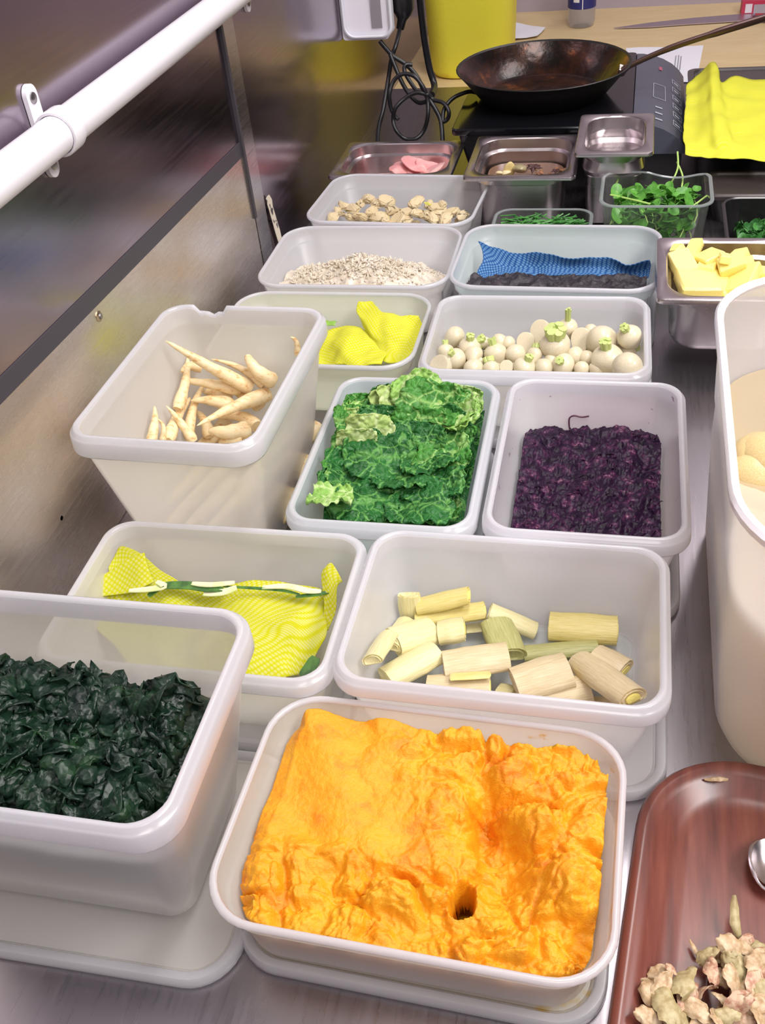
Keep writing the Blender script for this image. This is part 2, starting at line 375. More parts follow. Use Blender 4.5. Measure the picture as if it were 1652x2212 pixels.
def heap(t, hf, nx=90, ny=66, gap=.0035):
    """closed heap filling the tub, top given by hf(u, v) = height above tub base"""
    m = MB(); top = []
    for j in range(ny+1):
        for i in range(nx+1):
            u, v = -1+2*i/nx, -1+2*j/ny
            h = hf(u, v)
            if isinstance(h, tuple): h, ox, oy = h
            else: ox = oy = 0
            z = t['z0']+.0025+max(h, .0004)
            hw, hd, r = inner(t, z, gap); x, y = u*hw, v*hd
            qx, qy = abs(x)-(hw-r), abs(y)-(hd-r)
            if qx > 0 and qy > 0:
                k = max(qx, qy)/math.hypot(qx, qy); x = math.copysign(hw-r+qx*k, x); y = math.copysign(hd-r+qy*k, y)
            e = min(1, 6*(1-abs(u)))*min(1, 6*(1-abs(v)))
            X, Y = loc2w(t, x+ox*e, y+oy*e); top.append(Vector((X, Y, z)))
    vs = list(top); fs = []; N = nx+1
    for j in range(ny):
        for i in range(nx):
            q = (j*N+i, j*N+i+1, (j+1)*N+i+1, (j+1)*N+i)
            if min(top[k].z for k in q) > t['z0']+.0031: fs.append(q)
    border = [i for i in range(nx)] + [j*N+nx for j in range(ny)] + [ny*N+nx-i for i in range(nx)] + [(ny-j)*N for j in range(ny)]
    zb = t['z0']+.0028; hwb, hdb, _ = inner(t, zb, gap+.003); b0 = len(vs)
    for k in border:
        p = top[k]; hw, hd, _ = inner(t, p.z, gap); c, s = math.cos(t['rot']), math.sin(t['rot'])
        lx = (p.x-t['cx'])*c+(p.y-t['cy'])*s; ly = -(p.x-t['cx'])*s+(p.y-t['cy'])*c
        X, Y = loc2w(t, lx*hwb/hw, ly*hdb/hd); vs.append(Vector((X, Y, zb)))
    L = len(border)
    for k in range(L): fs.append((border[k], b0+k, b0+(k+1) % L, border[(k+1) % L]))
    fs.append(tuple(b0+k for k in reversed(range(L))))
    m.add(vs, fs); return m
def gs(u, v, cu, cv, su, sv): return math.exp(-((u-cu)/su)**2-((v-cv)/sv)**2)
def ridged(p, sc, o=4): return noise.ridged_multi_fractal(Vector(p)*sc, .9, 2.1, o, 1, 2)

# ------------------------------------------------------------------ orange mash
mt, nt, b = nmat('squash_mash')
n = tex_noise(nt, 28, 6, .7); r = ramp(nt, n.outputs[0], [(.30, (.70, .19, .003)), (.46, (.80, .33, .006)), (.72, (.84, .42, .012))]); nt.links.new(r.outputs[0], b.inputs['Base Color'])
b.inputs['Roughness'].default_value = .42; b.inputs['Subsurface Weight'].default_value = .25; b.inputs['Subsurface Radius'].default_value = (.012, .006, .001); b.inputs['Subsurface Scale'].default_value = .4
n2 = tex_noise(nt, 520, 4, .7); add_bump(nt, b, n2.outputs[0], .55, .0018)
def lump(p, sc):
    d = noise.voronoi(Vector(p)*sc)[0]; return (1-min(1, d[0]*1.25)**1.6)*min(1, (d[1]-d[0])*4)
def squash_h(u, v):
    p = (u*1.35, v, 0)
    h = .053 + .007*v + .004*gs(u, v, -.75, .75, .4, .5)
    sm = 1/(1+math.exp((u-.06+.30*v)*12))/(1+math.exp((-v-.28+.15*u)*10))     # swept smooth area, left and back
    ro = 1-sm
    wq = (p[0]+.25*noise.noise(Vector((u*3, v*3, 8))), p[1]+.25*noise.noise(Vector((u*3, v*3, 18))), 2)
    h += math.sin((u*1.15+v*.45)*9+.6*noise.noise(Vector((u*2, v*2, 1))))*.0036*sm
    h += ro*(lump(wq, 2.6)*.013-.006+lump(wq, 6.5)*.0042-.002)+(.25+.75*ro)*lump(wq, 15)*.0014
    h += fnoise(p, 3, 5)*.004*(.35+ro)+fnoise(p, 22, 4)*.0010*(.4+ro)
    h += .0035/(1+math.exp(-(u+.30+.2*v-.05*math.sin(v*9))*60))*sm
    h -= .022*gs(u, v, .46, -.16, .13, .36)+.020*gs(u, v, .33, .24, .07, .30)+.013*gs(u, v, -.05, -.42, .35, .06)+.010*gs(u, v, .60, .42, .22, .05)
    h += .018*gs(u, v, .70, .20, .17, .13)+.017*gs(u, v, .80, -.25, .15, .24)+.008*gs(u, v, .05, -.55, .22, .14)+.008*gs(u, v, -.6, -.35, .25, .12)+.006*gs(u, v, .6, -.8, .4, .15)+.008*gs(u, v, .55, .60, .25, .12)
    h -= .012*gs(u, v, .92, -.72, .12, .18)
    h -= .09*max(0, gs(u, v, .285, -.50, .070, .17)*2-.5)
    h -= .008*max(0, -u-.90)/.10
    k = .1+ro*.5
    return h, fnoise((u*2, v*2, 20), 3.2, 4)*.004*k, fnoise((u*2, v*2, 40), 3.2, 4)*.004*k
heap_mb = heap(T['squash'], squash_h, 250, 180, .0016)
tag(heap_mb.build('squash_mash', mt, origin=(-.108, .370, .0145)), 'chunky bright orange squash mash scooped out toward the right', 'mash', kind='stuff').data.set_sharp_from_angle(angle=3.1)
# ------------------------------------------------------------------ red cabbage
mt, nt, b = nmat('red_cabbage')
n = tex_noise(nt, 90, 6, .75); r = ramp(nt, n.outputs[0], [(.38, (.006, .001, .010)), (.54, (.024, .005, .028)), (.61, (.09, .018, .065)), (.70, (.38, .22, .26))]); nt.links.new(r.outputs[0], b.inputs['Base Color'])
b.inputs['Roughness'].default_value = .30; b.inputs['Specular IOR Level'].default_value = .22
n2 = tex_noise(nt, 200, 4, .7); add_bump(nt, b, n2.outputs[0], .5, .002)
def purple_h(u, v): return .034+.004*v+fnoise((u, v, 2), 2.2, 3)*.005+(ridged((u, v*1.3, 1), 4.5, 5)-1.2)*.0022+fnoise((u, v, 7), 16, 3)*.0014
hm = heap(T['purple'], purple_h, 150, 200)
for k in range(70):                            # shredded strands lying over the heap
    u, v = random.uniform(-.93, .93), random.uniform(-.93, .95); t = T['purple']
    hw, hd, _ = inner(t, .07); x, y = loc2w(t, u*hw, v*hd); z = t['z0']+purple_h(u, v)+.003
    a = random.uniform(0, 6.28); L = random.uniform(.006, .014); cv = random.uniform(-1, 1)
    pts = []
    for q in range(6):
        s = q/5-.5; px_, py_ = x+math.cos(a+cv*s)*L*2*s*.8, y+math.sin(a+cv*s)*L*2*s*.8
        lx, ly = px_-t['cx'], py_-t['cy']; lx = max(-hw+.001, min(hw-.001, lx)); ly = max(-hd+.001, min(hd-.001, ly))
        pts.append((lx+t['cx'], ly+t['cy'], z+.0025*math.sin(q*1.3+k)+random.uniform(0, .001)))
    hm.tube(pts, [.0004, .0008, .0010, .0010, .0008, .0004], 5, flat=.6)
tag(hm.build('red_cabbage', mt, origin=(-.017, .782, .0155)), 'glossy dark purple shredded red cabbage in its stained tub', 'cabbage', kind='stuff').data.set_sharp_from_angle(angle=3.1)
pm = plain('purple_shred', (.09, .02, .05), .4)
for pts, lab in (([(1232, 934), (1229, 918), (1230, 903), (1240, 898), (1256, 901), (1272, 899)], 'hooked purple shred stuck high on the back wall of the red cabbage tub'),
                 ([(1113, 874), (1119, 880), (1124, 885), (1125, 892)], 'short purple shred stuck at the back left of the red cabbage tub')):
    m = MB(); P = [at_y(x, y, .782+.13-.0135-(.002 if i else 0)) for i, (x, y) in enumerate(pts)]
    P = [at_y(x, y, .8990-.0028*(1-(Q.z-.06)/.04)) for (x, y), Q in zip(pts, P)]
    m.tube(catmull(P, 4), .0009, 6); tag(m.build('cabbage_shred', pm, origin=P[0]), lab, 'cabbage shred')

# ------------------------------------------------------------------ grated vegetable
mt, nt, b = nmat('grated_pale'); b.inputs['Roughness'].default_value = .3
n = tex_noise(nt, 70, 4, .6); r = ramp(nt, n.outputs[0], [(.3, (.50, .42, .32)), (.6, (.74, .66, .54)), (.8, (.82, .76, .64))]); nt.links.new(r.outputs[0], b.inputs['Base Color'])
b.inputs['Subsurface Weight'].default_value = .3; b.inputs['Subsurface Radius'].default_value = (.01, .008, .006); b.inputs['Subsurface Scale'].default_value = .4
def shred_h(u, v): 
    return .040+.030*gs(u, v, .05, -.15, .75, .75)+.008*gs(u, v, .1, 0, .2, .3)+fnoise((u*1.3, v, 3), 3.2, 4)*.006-.012*max(0, u-.65)/.35-.02*max(0, v-.2)
hm = heap(T['shred'], shred_h, 70, 50)
for k in range(1400):
    u, v = random.uniform(-.93, .93), random.uniform(-.95, .8); t = T['shred']
    hw, hd, _ = inner(t, .045); x, y = loc2w(t, u*(hw-.006), v*(hd-.006)); z = t['z0']+shred_h(u, v)+.0025+random.uniform(0, .003)
    d = Vector((random.gauss(0, 1), random.gauss(0, 1), random.gauss(0, 1.1))).normalized()*random.uniform(.002, .0065)
    c = Vector((x, y, z)); hm.tube([c-d, c, c+d], [.0009, .0019, .0009], 5, flat=random.uniform(.5, 1))
tag(hm.build('grated_vegetable', mt, origin=(-.357, 1.25, .004)), 'mound of pale wet grated vegetable in the tub near the wall', 'grated vegetable', kind='stuff').data.set_sharp_from_angle(angle=1.5)

# ------------------------------------------------------------------ dark mash and blue cloth
mt = plain('dark_mash', (.022, .018, .024), .45, bump=(240, .7), var=((.07, .055, .065), 60, .5, .8))
def dark_h(u, v): return .044-.006*v+fnoise((u*1.4, v, 6), 3.6, 5)*.006+(ridged((u, v, 4), 5, 4)-1.1)*.003-.008*max(0, -u-.5)
tag(heap(T['blue'], lambda u, v: dark_h(u, v)-.022*max(0, min(1, (v-.05)*4)), 120, 80).build('dark_mash', mt, origin=(-.084, 1.237, .016)), 'near-black lumpy mash in front of the blue net cloth', 'mash', kind='stuff')
def clothmat(name, c1, c2, scale, rot=.6, rough=.7, contrast=(.30, .42), trans=.25):
    m_, nt, b = nmat(name); tc = nt.nodes.new('ShaderNodeUVMap'); mp = nt.nodes.new('ShaderNodeMapping')
    mp.inputs['Scale'].default_value = (scale, scale, scale); mp.inputs['Rotation'].default_value = (0, 0, rot)
    v = nt.nodes.new('ShaderNodeTexVoronoi'); v.feature = 'F1'; v.inputs['Randomness'].default_value = 0; v.inputs['Scale'].default_value = 1
    nt.links.new(tc.outputs[0], mp.inputs[0]); nt.links.new(mp.outputs[0], v.inputs['Vector'])
    r = ramp(nt, v.outputs['Distance'], [(contrast[0], c2), (contrast[1], c1)]); nt.links.new(r.outputs[0], b.inputs['Base Color'])
    b.inputs['Roughness'].default_value = rough; b.inputs['Specular IOR Level'].default_value = .2
    tl = nt.nodes.new('ShaderNodeBsdfTranslucent'); nt.links.new(r.outputs[0], tl.inputs[0]); mx = nt.nodes.new('ShaderNodeMixShader'); mx.inputs[0].default_value = trans
    out = nt.nodes['Material Output']; nt.links.new(b.outputs[0], mx.inputs[1]); nt.links.new(tl.outputs[0], mx.inputs[2]); nt.links.new(mx.outputs[0], out.inputs[0])
    return m_
MAT['ycloth'] = clothmat('yellow_cloth', (.64, .64, .012), (.70, .70, .20), 260)
MAT['bcloth'] = clothmat('blue_cloth', (.012, .075, .25), (.12, .26, .46), 230, .78, contrast=(.28, .46), trans=.05)
def cloth(name, sheets, mat, k=9, amp=.002, sc=40, thick=.0010, org=(0, 0, 0)):
    """sheets: list of grids of Vector control points, smoothed and crumpled, one mesh with metric UVs"""
    m = MB(); uv = []
    for si, G in enumerate(sheets):
        rows = [catmull(r_, k) for r_ in G]; cols = list(zip(*rows)); P = [list(r_) for r_ in zip(*[catmull(list(c), k) for c in cols])]
        for i, row in enumerate(P):
            for j, p in enumerate(row):
                nn = Vector((noise.noise(p*sc+Vector((si*9, 0, 0))), noise.noise(p*sc+Vector((0, 50, 0))), noise.noise(p*sc+Vector((0, 0, 90)))))
                rd = abs(noise.noise(p*sc*.7+Vector((7, si, 3)))); big = noise.noise(p*sc*.45+Vector((si, 31, 3)))
                P[i][j] = p+nn*amp+Vector((0, 0, -rd*amp*1.6+big*amp*3))
        R, Cn = len(P), len(P[0]); m.sheet(P, thick)
        U = [[0]*Cn for _ in range(R)]
        for i in range(R):
            for j in range(Cn):
                x = 0 if j == 0 else U[i][j-1][0]+(P[i][j]-P[i][j-1]).length
                y = 0 if i == 0 else U[i-1][j][1]+(P[i][j]-P[i-1][j]).length
                U[i][j] = (x, y)
        flat = [U[i][j] for i in range(R) for j in range(Cn)]; uv += flat+flat
    o = m.build(name, mat, origin=org); me = o.data; L = me.uv_layers.new(name='metric')
    for lp in me.loops: L.data[lp.index].uv = uv[lp.vertex_index]
    me.set_sharp_from_angle(angle=math.radians(120)); return o
def G(rows, ox, oy, s): return [[at(ox+x/s, oy+y/s, z) for x, y, z in r_] for r_ in rows]
# blue cloth (crop origin 1000,280 scale 2.534)
g = G([[(85, 610, .083), (200, 650, .078), (360, 680, .074), (480, 690, .074), (620, 705, .072), (780, 690, .074), (900, 725, .070), (1020, 710, .073)],
       [(110, 700, .068), (210, 730, .063), (360, 740, .060), (480, 740, .060), (640, 750, .058), (790, 745, .060), (920, 765, .056), (1030, 750, .060)],
       [(50, 850, .050), (200, 800, .051), (360, 800, .050), (480, 800, .050), (650, 800, .049), (800, 800, .050), (930, 810, .049), (1030, 800, .050)]], 1000, 280, 2.534)
tag(cloth('blue_cloth', [g], MAT['bcloth'], 9, .0022, 55, org=g[1][3]), 'blue and white net-patterned cloth rolled behind the dark mash', 'cloth')

# ------------------------------------------------------------------ yellow cloths
g1 = G([[(150, 455, .070), (340, 425, .068), (560, 420, .064), (750, 430, .062), (960, 420, .062), (1200, 425, .060), (1400, 450, .060)],
        [(160, 560, .058), (380, 540, .060), (600, 520, .061), (800, 500, .062), (960, 500, .064), (1180, 480, .062), (1420, 510, .058)],
        [(300, 700, .052), (520, 700, .054), (760, 700, .058), (930, 640, .060), (1130, 640, .060), (1280, 620, .060), (1420, 640, .056)],
        [(420, 820, .040), (640, 820, .046), (860, 820, .054), (1010, 760, .058), (1150, 730, .055), (1290, 720, .055), (1410, 740, .052)],
        [(500, 930, .030), (700, 930, .038), (880, 930, .046), (1010, 900, .052), (1140, 915, .050), (1260, 905, .045), (1345, 890, .042)]], 100, 1080, 2.36)
g2 = G([[(330, 335, .078), (352, 265, .084), (378, 208, .090), (450, 240, .087)],
        [(330, 380, .074), (400, 340, .078), (480, 310, .081), (580, 335, .078)],
        [(340, 450, .068), (430, 440, .068), (540, 430, .069), (690, 415, .068)]], 100, 1080, 2.36)
g3 = G([[(165, 440, .072), (260, 375, .078), (380, 320, .081), (500, 285, .083)],
        [(170, 460, .068), (280, 420, .073), (400, 380, .076), (520, 345, .078)],
        [(190, 490, .063), (300, 470, .068), (430, 450, .070), (545, 410, .072)]], 100, 1080, 2.36)
g4 = G([[(1408, 640, .055), (1412, 520, .066), (1408, 400, .077), (1440, 352, .083)],
        [(1425, 650, .054), (1440, 530, .066), (1435, 400, .079), (1462, 345, .084)],
        [(1440, 640, .056), (1470, 540, .066), (1480, 450, .075), (1512, 425, .078)]], 100, 1080, 2.36)
tag(cloth('yellow_cloth', [g1, g2, g3, g4], MAT['ycloth'], 9, .0042, 30, org=g1[2][3]), 'yellow dotted kitchen cloth lining the tub behind the kale', 'cloth')
# strips of leek on the front yellow cloth
def strip(pts, w, mat, name, lab, cat='leek', sx=.0008):
    P = catmull([at(100+x/2.36, 1080+y/2.36, z) for x, y, z in pts], 5); rows = []
    n_ = len(P)
    for i, p in enumerate(P):
        t = (P[min(i+1, n_-1)]-P[max(i-1, 0)]).normalized(); s_ = t.cross(Vector((0, 0, 1))).normalized()
        ww = w*(.35+.65*math.sin(math.pi*min(1, (i+1.5)/(n_*.5)) / 2 if i < n_/2 else math.pi*min(1, (n_-i+.5)/(n_*.5))/2))
        rows.append([p-s_*ww, p+Vector((0, 0, -.0008)), p+s_*ww])
    m = MB(); m.sheet(rows, sx); return tag(m.build(name, mat, origin=P[0]), lab, cat, 'leek shreds on the yellow cloth')
gm = plain('leek_dark_green', (.045, .12, .03), .4, var=((.10, .24, .05), 90, .4, .6)); wm = plain('leek_pale', (.74, .72, .48), .4, var=((.60, .70, .30), 60, .45, .65))
strip([(520, 490, .070), (590, 440, .074), (720, 435, .075), (820, 450, .075), (900, 455, .074)], .0050, gm, 'leek_shred', 'dark green leek shred at the left of the yellow cloth')
strip([(900, 440, .072), (1050, 448, .072), (1200, 460, .071), (1290, 480, .069)], .0016, gm, 'leek_shred', 'thin dark green leek shred across the middle of the yellow cloth')
strip([(1270, 492, .068), (1380, 480, .070), (1465, 462, .071)], .0022, gm, 'leek_shred', 'short green leek shred at the right end of the yellow cloth')
strip([(420, 462, .072), (520, 455, .074), (600, 440, .076), (560, 415, .077)], .0036, wm, 'leek_shred', 'whitish leek shred left of the green ones on the yellow cloth')
strip([(740, 425, .076), (840, 432, .076), (960, 420, .076)], .0030, wm, 'leek_shred', 'pale leek shred lying behind the dark green shred')
strip([(800, 478, .073), (900, 470, .074), (970, 445, .076)], .0040, wm, 'leek_shred', 'pale curved leek shred in front of the dark green shred')
strip([(1100, 445, .072), (1230, 440, .073), (1330, 462, .072), (1400, 465, .071)], .0034, wm, 'leek_shred', 'pale leek shred at the right of the yellow cloth')
strip([(1300, 900, .048), (1345, 850, .053), (1375, 800, .057)], .006, gm, 'leek_shred', 'dark green leek piece poking out at the cloth front corner')
# back yellow cloth (crop origin 480,560 scale 3.177)
h1 = G([[(600, 560, .040), (700, 478, .052), (820, 445, .057), (900, 455, .055), (1000, 510, .050)],
        [(600, 640, .036), (690, 560, .048), (830, 520, .054), (950, 540, .052), (1080, 575, .048)],
        [(610, 700, .032), (760, 640, .044), (850, 640, .052), (960, 630, .050), (1130, 620, .046)],
        [(640, 740, .030), (780, 740, .036), (900, 720, .046), (1000, 735, .045), (1090, 740, .042)]], 480, 560, 3.177)
h2 = G([[(930, 300, .076), (975, 285, .078), (1030, 283, .078), (1060, 355, .072), (1200, 385, .068), (1290, 375, .070), (1345, 375, .070)],
        [(915, 355, .070), (990, 360, .071), (1080, 400, .069), (1180, 430, .066), (1280, 430, .065), (1340, 425, .066), (1375, 430, .066)],
        [(950, 430, .062), (1020, 480, .062), (1090, 510, .061), (1180, 540, .059), (1270, 540, .058), (1320, 540, .058), (1350, 530, .058)],
        [(985, 500, .053), (1060, 560, .053), (1120, 600, .052), (1190, 640, .050), (1250, 650, .049), (1290, 630, .050), (1320, 590, .053)],
        [(1080, 640, .042), (1090, 680, .042), (1130, 705, .042), (1190, 710, .042), (1230, 700, .043), (1260, 680, .045), (1285, 650, .048)]], 480, 560, 3.177)
tag(cloth('yellow_cloth', [h1, h2], clothmat('yellow_cloth_bright', (.74, .74, .015), (.78, .78, .16), 260, trans=.3), 8, .0026, 60, org=h1[1][2]), 'crumpled bright yellow cloth in the tub left of the turnips', 'cloth')
m = MB(); c_ = at(480+738/3.177, 560+440/3.177, .052)
P = [[c_+Vector(((i-3)*.0028, (j-2)*.0028, .002*math.cos(i)-.0006*(j-2)**2+ .008*(1-((i-3)/3)**2)*.5)) for i in range(7)] for j in range(5)]
m.sheet(P); tag(m.build('green_leaf', plain('leaf_green', (.22, .42, .06), .4), origin=c_), 'small green leaf tip poking from the back yellow cloth', 'leaf')

# ------------------------------------------------------------------ kale
mt, nt, b = nmat('kale'); b.inputs['Roughness'].default_value = .36; b.inputs['Specular IOR Level'].default_value = .35
n = tex_noise(nt, 45, 5, .6); r = ramp(nt, n.outputs[0], [(.3, (.003, .010, .008)), (.55, (.007, .025, .013)), (.72, (.015, .050, .016)), (.82, (.05, .14, .02))]); nt.links.new(r.outputs[0], b.inputs['Base Color'])
v = nt.nodes.new('ShaderNodeTexVoronoi'); v.inputs['Scale'].default_value = 240; tc = nt.nodes.new('ShaderNodeTexCoord'); nt.links.new(tc.outputs['Object'], v.inputs['Vector'])
add_bump(nt, b, v.outputs['Distance'], .5, .0018)
def kale_h(u, v):
    return .116+.022*gs(u, v, -.55, .1, .35, .7)+.012*gs(u, v, 0, .55, .3, .3)-.008*max(0, u-.5)+.016*gs(u, v, .80, .35, .18, .3)+fnoise((u, v, 1), 2.5, 3)*.008-.030*max(0, v-.55)/.45
hm = heap(T['kale'], kale_h, 50, 36, .0006)
t = T['kale']
for k in range(420):
    u, v_ = random.uniform(-.90, .90), random.uniform(-.93, .80); hw, hd, _ = inner(t, .12)
    rr = random.uniform(.010, .019); hw -= rr*.9; hd -= rr*.9
    x, y = loc2w(t, u*hw, v_*hd); c = Vector((x, y, t['z0']+kale_h(u, v_)+random.uniform(-.004, .006)))
    ax = Euler((random.uniform(-1, 1), random.uniform(-1, 1), random.uniform(0, 6.3))).to_matrix()
    # a crumpled, ruffled leaf folded over on itself
    Rn, Cn = 13, 13; P = []
    ph = random.uniform(0, 50); fold = random.uniform(1.2, 2.6)
    for i in range(Rn):
        row = []
        for j in range(Cn):
            a, b_ = (i/(Rn-1)-.5)*2, (j/(Cn-1)-.5)*2
            ang = a*fold; ed = .25+.75*max(abs(a), abs(b_))
            q = Vector((math.sin(ang)*rr*.8, b_*rr*1.15*(1-.25*abs(a)), math.cos(ang)*rr*.75))
            q += Vector((noise.noise(Vector((a*2.2+ph, b_*2.2, 0))), noise.noise(Vector((a*2.2, b_*2.2+ph, 5))), noise.noise(Vector((a*2.5, ph, b_*2.5)))))*rr*.55*ed
            q.z += math.sin(b_*9+a*5+ph)*rr*.10*ed
            row.append(c+ax @ q)
        P.append(row)
    hm.sheet(P, .0011)
tag(hm.build('cooked_kale', mt, origin=(-.367, .364, .017)), 'dark green crumpled cooked kale piled in the deep front left tub', 'kale', kind='stuff').data.set_sharp_from_angle(angle=3.1)

# ------------------------------------------------------------------ savoy cabbage leaves
def leafmat(name, base, dark, vein, vs=75):
    m_, nt, b = nmat(name); tc = nt.nodes.new('ShaderNodeTexCoord')
    nz = nt.nodes.new('ShaderNodeTexNoise'); nz.inputs['Scale'].default_value = 60; nt.links.new(tc.outputs['Object'], nz.inputs[0])
    mxv = nt.nodes.new('ShaderNodeVectorMath'); mxv.operation = 'MULTIPLY_ADD'; mxv.inputs[1].default_value = (.008, .008, .008)
    nt.links.new(nz.outputs['Color'], mxv.inputs[0]); nt.links.new(tc.outputs['Object'], mxv.inputs[2])
    v1 = nt.nodes.new('ShaderNodeTexVoronoi'); v1.feature = 'DISTANCE_TO_EDGE'; v1.inputs['Scale'].default_value = vs; nt.links.new(mxv.outputs[0], v1.inputs['Vector'])
    v2 = nt.nodes.new('ShaderNodeTexVoronoi'); v2.feature = 'DISTANCE_TO_EDGE'; v2.inputs['Scale'].default_value = vs*3.6; nt.links.new(mxv.outputs[0], v2.inputs['Vector'])
    r1 = ramp(nt, v1.outputs['Distance'], [(.015, 1.0), (.055, 0.0)]); r2 = ramp(nt, v2.outputs['Distance'], [(.0, .22), (.10, 0.0)])
    # midrib along the local x axis
    sp = nt.nodes.new('ShaderNodeSeparateXYZ'); nt.links.new(mxv.outputs[0], sp.inputs[0]); ab = nt.nodes.new('ShaderNodeMath'); ab.operation = 'ABSOLUTE'
    sb = nt.nodes.new('ShaderNodeMath'); sb.operation = 'SUBTRACT'; sb.inputs[1].default_value = .004; nt.links.new(sp.outputs[1], sb.inputs[0]); nt.links.new(sb.outputs[0], ab.inputs[0])
    r3 = ramp(nt, ab.outputs[0], [(.0008, 1.0), (.0018, 0.0)])
    mx = nt.nodes.new('ShaderNodeMath'); mx.operation = 'MAXIMUM'; nt.links.new(r1.outputs[0], mx.inputs[0]); nt.links.new(r3.outputs[0], mx.inputs[1])
    mx2 = nt.nodes.new('ShaderNodeMath'); mx2.operation = 'MAXIMUM'; nt.links.new(mx.outputs[0], mx2.inputs[0]); nt.links.new(r2.outputs[0], mx2.inputs[1])
    n = tex_noise(nt, 40, 3); rc = ramp(nt, n.outputs[0], [(.35, dark), (.65, base)])
    mc = nt.nodes.new('ShaderNodeMixRGB'); nt.links.new(mx2.outputs[0], mc.inputs[0]); nt.links.new(rc.outputs[0], mc.inputs[1]); mc.inputs[2].default_value = rgb(vein)
    nt.links.new(mc.outputs[0], b.inputs['Base Color']); b.inputs['Roughness'].default_value = .42; b.inputs['Specular IOR Level'].default_value = .35
    iv = nt.nodes.new('ShaderNodeMath'); iv.operation = 'SUBTRACT'; iv.inputs[0].default_value = 0; nt.links.new(v2.outputs['Distance'], iv.inputs[1])
    ad = nt.nodes.new('ShaderNodeMath'); ad.operation = 'ADD'; nt.links.new(v2.outputs['Distance'], ad.inputs[0]); nt.links.new(v1.outputs['Distance'], ad.inputs[1])
    add_bump(nt, b, ad.outputs[0], .8, .004)
    tl = nt.nodes.new('ShaderNodeBsdfTranslucent'); nt.links.new(mc.outputs[0], tl.inputs[0]); ms = nt.nodes.new('ShaderNodeMixShader'); ms.inputs[0].default_value = .18
    nt.links.new(b.outputs[0], ms.inputs[1]); nt.links.new(tl.outputs[0], ms.inputs[2]); nt.links.new(ms.outputs[0], nt.nodes['Material Output'].inputs[0])
    return m_
LM = {'d': leafmat('savoy_dark', (.025, .165, .032), (.012, .090, .020), (.13, .36, .08), 50),
      'm': leafmat('savoy_mid', (.08, .31, .045), (.04, .20, .03), (.30, .54, .15), 40),
      'l': leafmat('savoy_light', (.34, .60, .13), (.24, .48, .09), (.54, .72, .30), 26),
      'y': leafmat('savoy_yellow', (.46, .60, .20), (.36, .52, .14), (.60, .72, .34), 22)}
def leaf_mesh(seed, kind):
    random.seed(seed); Rn, Cn = 26, 34; P = []; curl = random.uniform(-.4, .9); ph = random.uniform(0, 90)
    for i in range(Rn):
        row = []
        for j in range(Cn):
            a, b_ = (j/(Cn-1)-.5)*2, (i/(Rn-1)-.5)*2
            w = 1+.18*noise.noise(Vector((a*1.5, b_*1.5, ph)))+.07*noise.noise(Vector((a*7, b_*7, ph)))
            # corners rounded off a little
            k = 1-.16*(a*a*b_*b_)
            x, y = a*.5*w*k, b_*.5*w*k
            z = curl*.30*b_*b_*.5+.07*math.sin(a*3+ph)+.10*noise.noise(Vector((a*2, b_*2, ph+9)))
            z += .030*noise.noise(Vector((a*8, b_*6, ph)))*2+.045*(max(abs(a), abs(b_))**4)*math.sin((a-b_)*13+ph)
            row.append(Vector((x, y, z)))
        P.append(row)
    # scale to metres here so the shader's vein size is true
    P = [[Vector((p.x*.062, p.y*.046, p.z*.045)) for p in r_] for r_ in P]
    m = MB(); m.sheet(P, .0011); o = m.build('savoy_leaf', LM[kind]); o.data.set_sharp_from_angle(angle=3.1); return o
protos = {}
for kd in 'dmly':
    for s_ in range(3): protos[(kd, s_)] = leaf_mesh(11*s_+ord(kd), kd)
used = set()
def put(proto_key, protos_, loc, rot, sc=(1, 1, 1)):
    o = protos_[proto_key]
    if (id(protos_), proto_key) in used: o = o.copy(); COL.objects.link(o)
    used.add((id(protos_), proto_key)); o.location = loc; o.rotation_euler = rot; o.scale = sc; return o
D = math.radians
